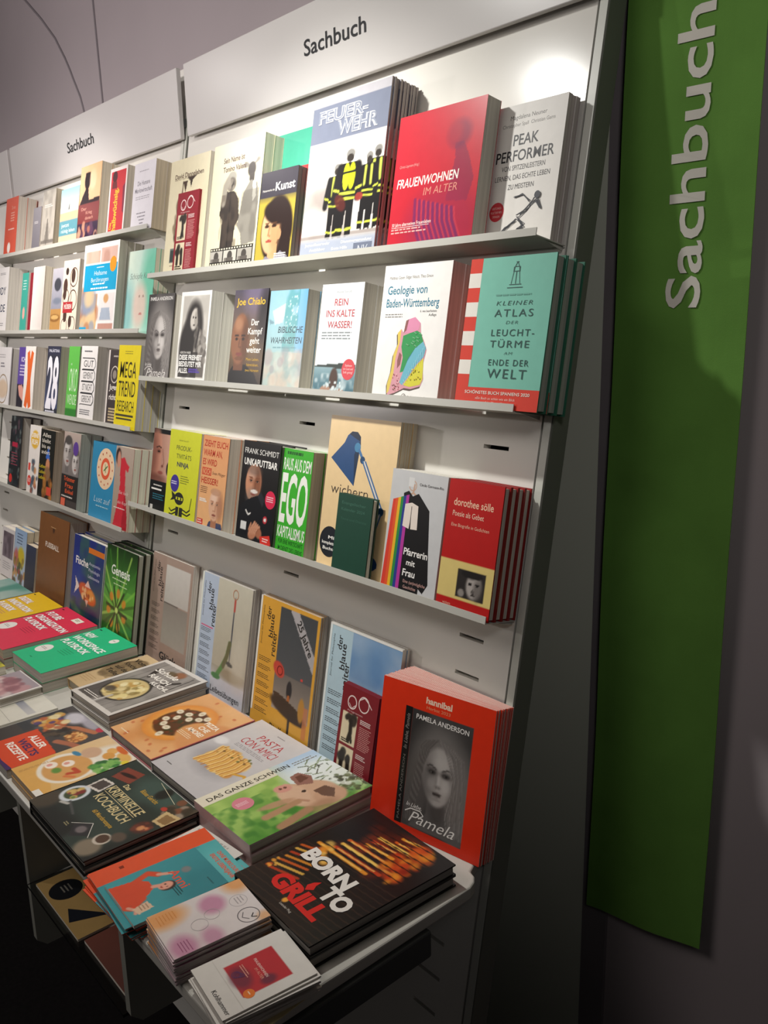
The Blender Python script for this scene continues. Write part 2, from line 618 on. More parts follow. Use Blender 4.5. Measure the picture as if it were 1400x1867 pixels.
def tray(u0, u1, v, label, group, cut=0.0):
    """A book ledge hooked into the board: base sheet, upturned lip, two brackets."""
    root = tag(bpy.data.objects.new('book_ledge', None), label, 'shelf', group)
    COL.objects.link(root)
    root.matrix_world = board_m(u0, v, 0)
    L = u1 - u0
    mb = MB()
    mb.box((0, -0.0016, 0.0048), (L, 0.0, 0.0735))
    link('base_sheet', mb.mesh('base_sheet', [M_TRAY]), root)
    mb = MB()
    mb.add([(0, -0.0016, 0.0735), (L, -0.0016, 0.0735), (L - cut, 0.0098, 0.0735), (0, 0.0098, 0.0735),
            (0, -0.0016, 0.0750), (L, -0.0016, 0.0750), (L - cut, 0.0098, 0.0750), (0, 0.0098, 0.0750)], box_vf(0, 0, 0, 1, 1, 1)[1])
    link('lip', mb.mesh('lip', [M_TRAY]), root)
    for a, dp in ((0.004, 0.030), (L - 0.006, 0.030 if u0 < -3 else 0.008)):
        mb = MB()
        mb.add([(a, -0.0018, 0.0048), (a, -dp, 0.0048), (a, -0.0018, 0.050), (a + 0.002, -0.0018, 0.0048), (a + 0.002, -dp, 0.0048), (a + 0.002, -0.0018, 0.050)],
               [(0, 1, 2), (5, 4, 3), (0, 3, 4, 1), (1, 4, 5, 2), (2, 5, 3, 0)])
        link('bracket', mb.mesh('bracket', [M_TRAY]), root)
    return root


R1, R2, R3 = 0.294, 0.0415, -0.277
L1, L2, L3, L4 = 0.418, 0.159, -0.090, -0.352
GN, GF = 'book ledges of the nearer stand', 'book ledges of the middle stand'
tray(-2.026, -0.806, R1, 'grey metal ledge carrying the firefighter magazines', GN)
tray(-2.026, -0.806, R2, 'grey metal ledge carrying the book with the coloured map', GN)
tray(-2.026, -0.806, R3, 'grey metal ledge carrying the black robe and rainbow scarf book', GN)
tray(-3.27, -2.052, L1, 'grey metal ledge carrying the man in silhouette paperback', GF)
tray(-3.27, -2.052, L2, 'grey metal ledge carrying the white book with a blue panel', GF)
tray(-3.27, -2.052, L3, 'grey metal ledge carrying the yellow trend book', GF)
tray(-3.27, -2.052, L4, 'grey metal ledge carrying the blue plate book and red dress book', GF)


def lettering(name, s, origin, ax, ay, width, cap, m, parent, bold=0.012, thick=0.0008):
    V, F, W = text_vf(s, bold)
    ax, ay = Vector(ax), Vector(ay)
    nz = ax.cross(ay)
    pts = [Vector(origin) + ax * (x / W * width) + ay * (y * cap) + nz * thick for x, y in V]
    mb = MB()
    mb.add(pts, F)
    return link(name, mb.mesh(name, [m]), parent)


def header(u0, u1, tx0, tx1, label):
    root = tag(bpy.data.objects.new('header_sign', None), label, 'sign', 'header signs over the stands')
    COL.objects.link(root)
    root.location = ((u0 + u1) / 2, 1.132, 2.088)
    hw = (u1 - u0) / 2
    mb = MB()
    mb.box((-hw, -0.012, 0), (hw, 0, 0.163))
    bevel(link('sign_plate', mb.mesh('sign_plate', [M_HEAD]), root), 0.0015)
    for a in (-hw + 0.004, hw - 0.012):
        mb = MB()
        mb.box((a, 0.0, 0.03), (a + 0.008, 0.0095, 0.05))
        link('bracket', mb.mesh('bracket', [M_DARK]), root)
    if tx0 is not None:
        c = (u0 + u1) / 2
        lettering('sign_lettering', 'Sachbuch', (tx0 - c, -0.012, 0.0705), (1, 0, 0), (0, 0, 1), tx1 - tx0, 0.029, M_LETTER, root, 0.010)
    return root


header(-1.986, -0.796, -1.497, -1.304, 'long grey section sign above the nearer stand')
header(-3.236, -2.022, -2.728, -2.531, 'grey section sign above the middle stand')
header(-4.47, -3.262, None, None, 'grey sign end at the far edge of the photo')

# ---------------------------------------------------------------- tables
TZ = 0.803


def board_y(z):
    v = (z - EYE + D * SA) / CA
    return SA * v + CA * D


def prism_x(x0, x1, poly, m, name):
    """A plate standing across the table: outline in (y, z), from x0 to x1."""
    mb = MB()
    n = len(poly)
    V = [(x0, y, z) for y, z in poly] + [(x1, y, z) for y, z in poly]
    F = [tuple(range(n)), tuple(range(2 * n - 1, n - 1, -1))] + [(i, i + n, (i + 1) % n + n, (i + 1) % n) for i in range(n)]
    mb.add(V, F)
    return mb.mesh(name, [m])


def table(x0, x1, label, plates, arm, free=False):
    root = tag(bpy.data.objects.new('display_table', None), label, 'table', 'book tables at the foot of the stands')
    COL.objects.link(root)
    yb = board_y(TZ - 0.022) - 0.0062
    top = [(x0, 0.4085), (x1, 0.4085), (x1, 0.824)]
    if free:          # the end beyond the board is rounded off
        top += [(x1 - 0.005, 0.838), (x1 - 0.014, 0.848), (x1 - 0.026, 0.852), (x1 - 0.044, yb)]
    else:
        top += [(x1, yb)]
    top += [(x0, yb)]
    n = len(top)
    mb = MB()
    mb.add([(x, y, TZ - 0.022) for x, y in top] + [(x, y, TZ) for x, y in top],
           [tuple(range(n - 1, -1, -1)), tuple(range(n, 2 * n))] + [(i, (i + 1) % n, (i + 1) % n + n, i + n) for i in range(n)])
    bevel(link('tabletop', mb.mesh('tabletop', [M_TABLE]), root), 0.004, 3)
    for a, z in plates:
        p = [(0.456, TZ - 0.0225), (0.456, z + 0.02), (0.476, z), (board_y(z) - 0.003, z), (board_y(TZ - 0.0225) - 0.003, TZ - 0.0225)]
        link('side_panel', prism_x(a, a + 0.018, p, M_SIDE, 'side_panel'), root)
    if arm:
        mb = MB()
        mb.box((arm, 0.41, TZ - 0.066), (arm + 0.032, 0.735, TZ - 0.0225))
        bevel(link('support_arm', mb.mesh('support_arm', [M_DARK]), root), 0.003)
    return root


table(-2.026, -0.7645, 'pale grey table ledge under the cookbooks, before the nearer stand', [(-1.70, 0.34), (-1.215, 0.487)], -0.790, True)
table(-3.27, -2.034, 'pale grey table ledge under the playbooks, before the middle stand', [(-2.30, 0.34)], None)

mb = MB()
mb.box((-1.681, 0.45, 0.494), (-1.216, board_y(0.494) - 0.003, 0.50))
tag(link('acrylic_shelf', mb.mesh('acrylic_shelf', [M_GLASS])), 'clear acrylic shelf between the grey panels under the table', 'shelf')

# ---------------------------------------------------------------- banner
root = tag(bpy.data.objects.new('hanging_banner', None), 'long green cloth banner with white upright lettering beside the boards', 'banner')
COL.objects.link(root)
root.location = (-0.69, 1.19, 0.0)
mb = MB()
nx, nz = 14, 90
V, F = [], []


def banner_y(s, z):
    return 0.0035 * math.sin(7 * s + 1.3 * z) + 0.002 * math.sin(9 * z)


for k, dy in ((0, -0.0006), (1, 0.0006)):
    for j in range(nz + 1):
        for i in range(nx + 1):
            s = i / nx
            f = j / nz
            z0 = 0.556 + 0.040 * s
            z = z0 + (2.70 - z0) * f
            xl = -0.808 + 0.015 * (z - 0.556) / 1.5 + 0.13 * max(0.0, z - 2.1)
            xr = -0.584 + 0.006 * (z - 0.556) / 1.6
            V.append((xl + (xr - xl) * s + 0.69, banner_y(s, z) + dy, z))
n1 = nx + 1
off = (nz + 1) * n1
for j in range(nz):
    for i in range(nx):
        a = j * n1 + i
        F.append((a, a + 1, a + 1 + n1, a + n1))
        F.append((off + a, off + a + n1, off + a + 1 + n1, off + a + 1))
for j in range(nz):
    a, b = j * n1, j * n1 + nx
    F += [(a, a + n1, off + a + n1, off + a), (b, off + b, off + b + n1, b + n1)]
for i in range(nx):
    F += [(i, off + i, off + i + 1, i + 1)]
mb.add(V, F)
link('cloth', mb.mesh('cloth', [M_FABRIC]), root)
Vt, Ft, W = text_vf('Sachbuch', 0.014)
P = []
for x, y in Vt:
    z = 1.647 + x / W * 0.408
    px = -0.654 - y * 0.0500
    P.append((px + 0.69, banner_y((px + 0.79) / 0.21, z) - 0.0022, z))
mb = MB()
mb.add(P, Ft)
link('banner_lettering', mb.mesh('banner_lettering', [M_WHITE]), root)
mb = MB()
mb.box((-0.125, -0.008, 2.70), (0.135, 0.008, 2.716))
bevel(link('hanging_rod', mb.mesh('hanging_rod', [M_DARK]), root), 0.004)
for a in (-0.09, 0.10):
    mb = MB()
    mb.box((a, -0.001, 2.716), (a + 0.002, 0.001, 2.90))
    link('cord', mb.mesh('cord', [M_DARK]), root)

# ---------------------------------------------------------------- books: builders
rnd = random.Random(3)


def book_meshes(name, cv, w, h, t, kind, edge, spine, pages, gloss, leather=False, taper=0.0):
    """cover (front, spine, back) and page block of one book lying on its back, spine along y at x = 0."""
    ct, ov = {'h': (0.0024, 0.003), 'p': (0.0006, 0.0), 'm': (0.00018, 0.0)}[kind]
    e, s, p = lin(edge), lin(spine), lin(pages)
    mb = MB()
    mb.box((0, 0, t - ct), (w, h, t), e, skip=(1,))
    mb.box((0, 0, 0), (w, h, ct), e)
    mb.box((0, 0, ct), (ct, h, t - ct), s)
    p = p * 0.6 + lin('#ece6da') * 0.4  # given page colours hold some side shade; part of it is lifted here
    cv.into(mb, t)
    if taper:       # thinner towards the fore edge, swollen at the stapled spine
        mb.v = [(x, y, z * (1 - taper * x / w)) for x, y, z in mb.v]
    cm = mb.mesh(name + '_cover', [M_LEATHER if leather else (M_GLOSS if gloss else M_PRINT)])
    mb = MB()
    k = 0.0004 if kind == 'p' else 0.0
    mb.box((ct + 0.0001, ov + k, ct + 0.00005), (w - ov - k, h - ov - k, t - ct - 0.00005), p)
    if taper:
        mb.v = [(x, y, z * (1 - taper * x / w)) for x, y, z in mb.v]
    return cm, mb.mesh(name + '_pages', [M_PAPER])


def new_root(name, label, cat, group, M):
    o = bpy.data.objects.new(name, None)
    o.empty_display_size = 0.02
    COL.objects.link(o)
    o.matrix_world = M
    return tag(o, label, cat, group)


CAT = {'paperback_book': 'book', 'hardback_book': 'book', 'magazine': 'magazine', 'leaflet': 'leaflet', 'catalogue': 'catalogue', 'booklet': 'booklet'}


def put_books(name, label, group, mats, cv, w, h, t, kind, copylabel=None, edge='#dddddd', spine=None, pages='#e6dfcd', gloss=False, leather=False, taper=0.0):
    """One thing per matrix in mats: the first is the one in front or on top, the others are its copies."""
    spine = spine or edge
    if kind == 'l':       # a single printed sheet
        mb = MB()
        mb.box((0, 0, 0), (w, h, t), lin(edge), skip=(1,))
        cv.into(mb, t)
        me = mb.mesh(name, [M_GLOSS if gloss else M_PRINT])
        for i, M in enumerate(mats):
            o = link(name, me)
            o.matrix_world = M
            tag(o, label if i == 0 or copylabel is None else copylabel, CAT[name], group)
        return
    cm, pm = book_meshes(name, cv, w, h, t, kind, edge, spine, pages, gloss, leather, taper)
    first = None
    for i, M in enumerate(mats):
        if first is None:
            first = new_root(name, label, CAT[name], group, M)
            link('cover', cm, first)
            link('page_block', pm, first)
        else:
            o = first.copy()
            COL.objects.link(o)
            o.matrix_world = M
            o['label'] = copylabel or label
            for ch in first.children:
                k = ch.copy()
                COL.objects.link(k)
                k.parent = o


def facing(u0, base, nf, w, h, t, copies, tilt=0.0, roll=0.0, jit=0.0015, fan=0.0, slide=0.0, yaw=0.0):
    """Matrices for books standing face out: front cover nf in front of the board, copies behind it."""
    out = []
    for i in range(copies):
        nb = nf - t * (i + 1) - 0.0002 * i
        fi = fan * max(0.0, 1 - i / 9)
        nb += h * math.sin(fi)
        if base is None:
            v = (TZ + 0.0003 - EYE - (nb - D) * SA) / CA
        else:
            v = base + 0.0003
        du = (rnd.uniform(-jit, jit) if i else 0.0) - slide * i
        out.append(board_m(u0 + du, v, nb, tilt + fi, roll, yaw * (copies - 1 - i)))
    return out


def flat(x, y, t, copies, rot=0.0, z=TZ, jit=0.002, jr=0.6):
    """Matrices for books lying on the table, the topmost first; (x, y) is the near spine corner of the top one."""
    out = []
    for i in range(copies):
        k = copies - 1 - i
        dx, dy, dr = (rnd.uniform(-jit, jit), rnd.uniform(-jit, jit), rnd.uniform(-jr, jr)) if i else (0, 0, 0)
        out.append(Matrix.Translation((x + dx, y + dy, z + 0.0003 + k * (t + 0.0003))) @ Matrix.Rotation(R(rot + dr), 4, 'Z'))
    return out


ORD = {2: 'second copy', 3: 'second and third copies', 4: 'copies'}


def S(fn, name, label, group, u0, base, nf, w, h, t, copies, kind, bg, copylabel=None, cell=0.0021, tilt=0.0, roll=0.0, fan=0.0, jit=0.0015, slide=0.0, yaw=0.0, **kw):
    t = min(t, (nf - 0.005) / copies - 0.0002)
    cv = Cover(w, h, cell, bg)
    fn(cv)
    put_books(name, label, group, facing(u0, base, nf, w, h, t, copies, tilt, roll, jit, fan, slide, yaw), cv, w, h, t, kind, copylabel, **kw)


PB, HB, MG, LF = 'paperback_book', 'hardback_book', 'magazine', 'leaflet'
G1 = 'books on the top ledge of the nearer stand'
G2 = 'books on the middle ledge of the nearer stand'
G3 = 'books on the lowest ledge of the nearer stand'
G4 = 'magazines standing on the nearer table'

# ---- top ledge


def a_west(c):
    c.text('David Danneleben', .13, .86, .125, .165, '#5d4436', .02)
    c.bars(.13, .84, .172, .18, 1, '#5d4436', 3)
    c.poly([(.36, .2), (.47, .2), (.43, .3), (.4, .25)], '#4a3628')
    c.poly([(.45, .17), (.72, .16), (.6, .2), (.57, .26), (.53, .2)], '#3a2b20')
    c.line([(.36, .2), (.34, .42)], .012, '#5a4636')
    c.blobs(70, (.28, .38, .8, .72), .07, ['#3a2b22', '#57442f', '#2a2019', '#6b563f'], 3, .9, 1.3)
    c.blobs(26, (.22, .5, .36, .66), .04, ['#6b5a45', '#8f7d62'], 4, .7, 1.4)
    c.blobs(24, (.36, .7, .72, .9), .06, ['#2a2019', '#3d3026'], 8, .9)
    c.rect(.15, .76, .36, .88, '#6d7470')
    c.rect(.17, .77, .34, .87, '#39423f')
    c.rect(.74, .74, .8, .86, '#201c18')
    c.bars(.17, .33, .9, .93, 1, '#b3a88c', 1)


S(a_west, PB, 'cream paperback with a dark furry figure, half covered by a red leaflet', G1, -1.975, R1, .060, .186, .274, .0195, 3, 'p', '#e3d9b8',
  copylabel='spare copy stacked behind the cream furry figure paperback', gloss=True, edge='#e8dfc2')


def a_leaf(c):
    c.vline([(.22, .17), (.3, .215), (.4, .17)], .006, '#ead9d4')
    c.ring(.3, .155, .13, .18, '#ead9d4')
    c.ring(.62, .13, .15, .15, '#ead9d4')
    c.vline([(.5, .1), (.62, .06), (.76, .1), (.84, .14)], .008, '#ead9d4')
    c.text('Programm', .2, .62, .235, .25, '#e3c6c2')
    c.rect(.08, .27, .5, .58, '#e2d3b2')
    c.rect(.08, .61, .5, .95, '#e2d3b2')
    c.blobs(9, (.2, .3, .42, .36), .07, ['#2a241d', '#3a3128'], 2)
    c.line([(.33, .34), (.35, .45), (.31, .53)], .05, '#26201a')
    c.line([(.35, .45), (.4, .54)], .03, '#26201a')
    c.bars(.12, .42, .53, .57, 2, '#2a241d', 3, .6)
    c.line([(.2, .68), (.2, .86)], .055, '#26201a')
    c.line([(.38, .7), (.4, .86)], .055, '#26201a')
    c.blobs(6, (.16, .66, .44, .74), .07, ['#2a241d'], 5)
    c.bars(.12, .46, .89, .94, 2, '#2a241d', 4, .6)
    c.bars(.58, .9, .28, .33, 3, '#f0dcd8', 5, .5)
    c.bars(.58, .92, .35, .58, 13, '#d79a96', 6, .4)
    c.bars(.58, .88, .62, .67, 3, '#f0dcd8', 7, .5)
    c.bars(.58, .92, .70, .93, 13, '#d79a96', 8, .4)


S(a_leaf, LF, 'dark red programme leaflet leaning on the cream furry figure paperback', G1, -1.915, R1, .0665, .1, .191, .002, 3, 'l', '#8f1f2c', cell=.0018,
  copylabel='dark red leaflet tucked behind the front one on the top ledge', gloss=True, edge='#8a2430')


def a_tonino(c):
    c.text('Sein Name ist', .22, .64, .115, .155, '#5d4436', .025)
    c.text('Tonino Valerii', .22, .68, .185, .225, '#5d4436', .025)
    c.ell(.42, .29, .1, .05, '#cfcabb', 1, .25)
    c.ell(.42, .275, .085, .045, '#a9a497')
    c.ell(.42, .33, .09, .055, '#6f675d')
    c.blobs(10, (.38, .30, .47, .37), .03, ['#3a342e', '#9b9184'], 4, .7)
    c.poly([(.24, .44), (.34, .38), (.5, .39), (.58, .45), (.63, .6), (.56, .66), (.54, .84), (.28, .84), (.29, .6), (.22, .56)], '#3b3430')
    c.line([(.28, .46), (.3, .34), (.35, .3)], .05, '#a29a8c')
    c.line([(.42, .4), (.43, .82)], .008, '#26211e')
    c.noise(14, '#55493f', .5, 4, (.24, .4, .6, .84))
    c.ell(.78, .2, .17, .025, '#8c867a', 1, .3, -8)
    c.ell(.79, .165, .1, .045, '#d5d0c2')
    c.ell(.8, .25, .075, .055, '#3f3833')
    c.poly([(.76, .28), (.86, .28), (.86, .34), (.78, .36)], '#47403a')
    c.poly([(.68, .42), (.8, .33), (.93, .36), (.97, .5), (.96, .8), (.72, .82), (.68, .72), (.6, .66)], '#8f8a80')
    c.poly([(.84, .34), (.9, .34), (.92, .46), (.86, .5)], '#e2ded2')
    c.noise(10, '#6c675f', .5, 6, (.64, .4, .97, .82))
    c.vrect(.1, .815, .96, .955, '#2a2724')
    for i in range(16):
        c.vrect(.115 + i * .053, .822, .145 + i * .053, .834, '#e3dbc2')
        c.vrect(.115 + i * .053, .936, .145 + i * .053, .948, '#e3dbc2')
    for i, (a, b) in enumerate(((.11, .37), (.39, .65), (.67, .95))):
        c.vrect(a, .842, b, .928, ['#b7b2a8', '#c5c0b5', '#a9a49a'][i])
        c.vell(a + .13, .885, .05, '#4b4641')
        c.vrect(a + .06, .9, a + .2, .928, '#5d5751')
        c.vrect(a + .02, .9, a + .06, .928, '#7d7770')


S(a_tonino, PB, 'cream paperback with two men in hats above a film strip', G1, -1.772, R1, .060, .204, .277, .023, 2, 'p', '#e6dcbb',
  copylabel='spare copy behind the cream film strip paperback', gloss=True, edge='#e8dfc2', pages='#d9cfae')
S(lambda c: c.noise(3, '#48a98c', .5, 3), HB, 'plain sea green book standing behind the others on the top ledge', G1, -1.603, R1, .0135, .165, .285, .0125, 1, 'h', '#4fb094', edge='#4fb094')


def a_tech(c):
    c.rect(0, 0, 1, .3, '#c23a3c')
    for i in range(9):
        c.rect(.62 + i * .04, .3, .64 + i * .04, .68, ['#2d5a46', '#dcd7c6', '#3d8a63'][i % 3])
    c.rect(0, .68, 1, 1, '#d9502f')
    c.ell(.8, .75, .2, .07, '#e5796a')
    c.vrect(.55, .80, 1, .885, '#2b7fb4')
    c.text('Technik', .58, .97, .845, .87, '#f4f4f0', .02)
    c.bars(.6, .95, .815, .835, 1, '#f4f4f0', 2)


S(a_tech, PB, 'red topped paperback peeping out behind the dark haired portrait', G1, -1.545, R1, .036, .128, .2, .012, 1, 'p', '#5f7d6b')


def a_kunst(c):
    c.rect(0, 0, 1, .28, '#3a3640')
    c.grad(.2, .34, '#3a3640', '#b9a53f', 1, box=(0, .28, 1, .34))
    c.text('Kunst', .42, .95, .13, .215, '#f6f4ee', .02)
    c.text('Meisterwerke der', .06, .4, .185, .208, '#e6e2da')
    c.ell(.55, .63, .43, .36, '#2b1d1a', 1, .1)
    c.rect(.3, .75, .96, .95, '#2b1d1a')
    c.rect(.36, .78, .6, .95, '#d9a878')
    c.ell(.38, .62, .25, .26, '#e0b489', 1, .1)
    c.ell(.52, .64, .14, .22, '#c28f62', .7, .6)
    c.ell(.63, .68, .06, .06, '#c8966b')
    c.ell(.5, .45, .34, .12, '#2b1d1a', 1, .2, 12)
    c.ell(.28, .585, .065, .016, '#2a1a14', .9)
    c.ell(.48, .585, .07, .016, '#2a1a14', .9)
    c.ell(.28, .555, .07, .008, '#5b3a26', .8)
    c.ell(.49, .555, .08, .008, '#5b3a26', .8)
    c.line([(.36, .58), (.33, .68), (.38, .69)], .018, '#a8754d', .8)
    c.ell(.36, .745, .085, .016, '#a5463a', .95)
    c.poly([(.18, 1), (.3, .9), (.5, .95), (.7, .86), (.9, .92), (1, 1)], '#8d8894')
    c.ell(.86, .68, .06, .05, '#2b1d1a')
    c.bars(.55, .95, .88, .95, 3, '#f0ece2', 3, .55)


S(a_kunst, PB, 'paperback with a painted dark haired woman on mustard yellow', G1, -1.555, R1, .0665, .128, .188, .0095, 3, 'p', '#b9a53f',
  copylabel='spare copy behind the mustard yellow portrait paperback', edge='#6b6670', gloss=True)


def firefighter(c, x, y0, y1, k=1.0, tank=False, part=1.0):
    H = y1 - y0
    w = H * .3 / c.ar * k
    P = lambda q: [(x + a * w, y0 + b * H) for a, b in q]
    c.poly(P([(-.42, .17), (.42, .17), (.58, .5), (.42, .55), (.42, .97), (.08, 1), (.02, .66), (-.1, 1), (-.45, .98), (-.4, .55), (-.68, .5)]), '#1d1b1c')
    c.line(P([(-.5, .22), (-.66, .42), (-.72, .56)]), .18 * w, '#211f20')
    c.line(P([(.5, .22), (.66, .42), (.62, .55)]), .18 * w, '#211f20')
    c.ell(x, y0 + .075 * H, .24 * w, .055 * H, '#8e8b86')
    c.ell(x, y0 + .12 * H, .2 * w, .045 * H, '#39332f')
    for a, b in (((-.78, .45), (-.5, .47)), ((.48, .47), (.76, .45)), ((-.42, .5), (.42, .51)), ((-.44, .9), (-.1, .91)), ((.1, .91), (.42, .9)), ((-.42, .56), (.42, .57))):
        c.line(P([a, b]), .05 * w, '#c9d04a')
    if tank:
        c.ell(x - .14 * w, y0 + .32 * H, .19 * w, .15 * H, '#d6e02c', 1, .1)
        c.ell(x + .18 * w, y0 + .32 * H, .19 * w, .15 * H, '#c8d326', 1, .1)
        c.line(P([(-.34, .28), (.38, .27)]), .04 * w, '#1d1b1c')
    else:
        c.line(P([(-.2, .2), (-.24, .42)]), .09 * w, '#c5cc55')
        c.line(P([(.22, .2), (.24, .42)]), .09 * w, '#c5cc55')


def a_fire(c):
    c.grad(0, .3, '#b9b6bb', '#cfcccf', 1)
    c.rect(0, .055, 1, .275, '#7c8294')
    c.grad(.275, .34, '#d9d5d5', '#c9c5c6', 1, box=(0, .275, 1, .34))
    c.grad(.34, .88, '#dcd6cf', '#a79c96', 1, box=(0, .345, 1, .885))
    c.noise(4, '#f1ece4', .7, 5, (0, .345, 1, .85), .45)
    c.rect(.3, .35, .52, .62, '#e9e5da')
    c.rect(.68, .35, .8, .6, '#eae6dc')
    c.rect(.06, .37, .26, .55, '#d8d2c2', .8)
    for i in range(5):
        c.line([(.06 + i * .05, .37), (.06 + i * .05, .55)], .004, '#b6b0a2')
    for i in range(4):
        c.line([(.06, .41 + i * .045), (.26, .41 + i * .045)], .003, '#b6b0a2')
    c.noise(6, '#8d7f78', .4, 8, (0, .56, .5, .885), .55)
    firefighter(c, .93, .36, .85, .95)
    firefighter(c, .83, .39, .85, .9)
    firefighter(c, .42, .42, .885, .9)
    firefighter(c, .58, .345, .885, 1.05, True)
    c.ell(.5, .67, .09, .04, '#5c2622', .9, .3, 40)
    c.ell(.74, .65, .05, .025, '#a03a33', .9)
    c.rect(0, .885, 1, 1, '#a9b0bf')
    c.grad(.87, .9, '#c9c5c2', '#a9b0bf', .8, box=(0, .87, 1, .9))
    for dx, dy, col, b in ((.006, .005, '#6a6f80', .045), (0, 0, '#f3f1ee', .045), (0, 0, '#8a909f', .0)):
        c.text('FEUER-', .09 + dx, .74 + dx, .085 + dy, .155 + dy, col, b)
        c.text('WEHR', .36 + dx, .88 + dx, .17 + dy, .25 + dy, col, b)
    c.text('Jugendfeuerwehr', .07, .42, .897, .913, '#f7f6f4', .02)
    c.text('Dienstversammlung', .57, .96, .9, .916, '#f7f6f4', .02)
    c.text('Ausbildung', .14, .36, .93, .946, '#f7f6f4', .02)
    c.text('Erste Hilfe', .45, .66, .935, .951, '#f7f6f4', .02)
    c.text('Brandhilfe', .22, .42, .962, .978, '#f7f6f4', .02)
    c.vrect(.74, .925, .97, .995, '#6d7486')
    c.text('NV', .79, .92, .94, .985, '#d9dde6', -.01, .2)


S(a_fire, MG, 'magazine with firefighters in yellow striped black gear', G1, -1.395, R1, .0665, .222, .300, .0046, 14, 'm', '#b9b6bb',
  copylabel='firefighter magazine in the pile behind the front copy', cell=.0019, gloss=True, edge='#4a2530', spine='#4a2530', pages='#8d7f80', jit=.003)


def a_frauen(c):
    c.grad(0, 1, '#cf2f3d', '#c32434', 1)
    c.ell(.74, .22, .13, .1, '#7d2447', .65, .5)
    c.poly([(.7, .28), (.8, .28), (.88, .4), (.95, .55), (.9, .7), (.66, .68), (.7, .5), (.72, .38)], '#71244f', .5)
    c.ell(.68, .2, .09, .09, '#c02c3c', .6, .7)
    c.ell(.62, .86, .42, .3, '#a02a4c', .6, .5)
    for i in range(9):
        a = .42 + i * .055
        c.line([(a - .12, .64 + i * .012), (a - .1, .82), (a - .02, .95), (a + .12, 1.0)], .017, '#5a2a70', .55)
        c.line([(a - .09, .64 + i * .012), (a - .07, .82), (a + .01, .95), (a + .15, 1.0)], .009, '#d84452', .6)
    c.text('FRAUENWOHNEN', .05, .78, .47, .535, '#f6efe6', .015, .12)
    c.text('IM ALTER', .39, .78, .56, .615, '#e59a86', -.005, .1)
    c.text('Christa Lippmann (Hrsg.)', .06, .3, .365, .385, '#e8a8a2')
    c.text('30 Jahre alternatives Frauenleben', .04, .52, .795, .82, '#f3dcd6', .01)
    c.vrect(.04, .828, .5, .832, '#f3dcd6')
    c.bars(.04, .5, .84, .885, 2, '#f0b3ac', 4, .45)


S(a_frauen, PB, 'red paperback with a purple shaded seated woman', G1, -1.137, R1, .068, .197, .222, .033, 2, 'p', '#cf2f3d', slide=.021,
  copylabel='spare copy behind the red seated woman paperback', cell=.0019, gloss=True, edge='#c9303c', pages='#b9b4a6')


def a_peak(c):
    c.text('Magdalena Neuner', .24, .74, .075, .105, '#55504c')
    c.text('Christopher Spall  Christian Gams', .14, .86, .13, .155, '#77716c')
    c.text('PEAK', .32, .67, .215, .29, '#26262a', .012)
    c.text('PERFORMER', .1, .9, .325, .4, '#26262a', .012)
    c.text('VON SPITZENLEISTERN', .2, .8, .43, .465, '#3c3a3c')
    c.text('LERNEN, DAS ECHTE LEBEN', .12, .88, .497, .532, '#3c3a3c')
    c.text('ZU MEISTERN', .32, .68, .565, .6, '#3c3a3c')
    c.vell(.2, .75, .105, '#c9303a')
    c.text('LEISTUNGS-', .13, .27, .715, .73, '#f3c9c4')
    c.text('KULTUR NEU', .12, .28, .745, .76, '#f3c9c4')
    c.text('DENKEN', .15, .25, .775, .79, '#f3c9c4')
    q = random.Random(5)
    for pts, w in ((((.74, .68), (.62, .75), (.52, .8)), .045), (((.52, .81), (.62, .87), (.5, .9)), .032), (((.5, .82), (.36, .88), (.2, .955)), .024),
                   (((.66, .7), (.56, .645), (.44, .66)), .018), (((.74, .7), (.82, .76), (.78, .7)), .02), (((.5, .9), (.47, .945)), .016)):
        for k in range(7):
            o = [(x + q.uniform(-w, w) * .7, y + q.uniform(-w, w) * .45) for x, y in pts]
            c.vline(o, .0032, '#33363c')
    c.vell(.76, .665, .04, '#3a3d44')


S(a_peak, PB, 'white paperback with a sketched running figure and red dot', G1, -.954, R1, .032, .140, .212, .0104, 3, 'p', '#e9e5de',
  copylabel='spare copy behind the white running figure paperback', edge='#a99a9a', spine='#d8d4cc', pages='#b5aaa6')

# ---- middle ledge


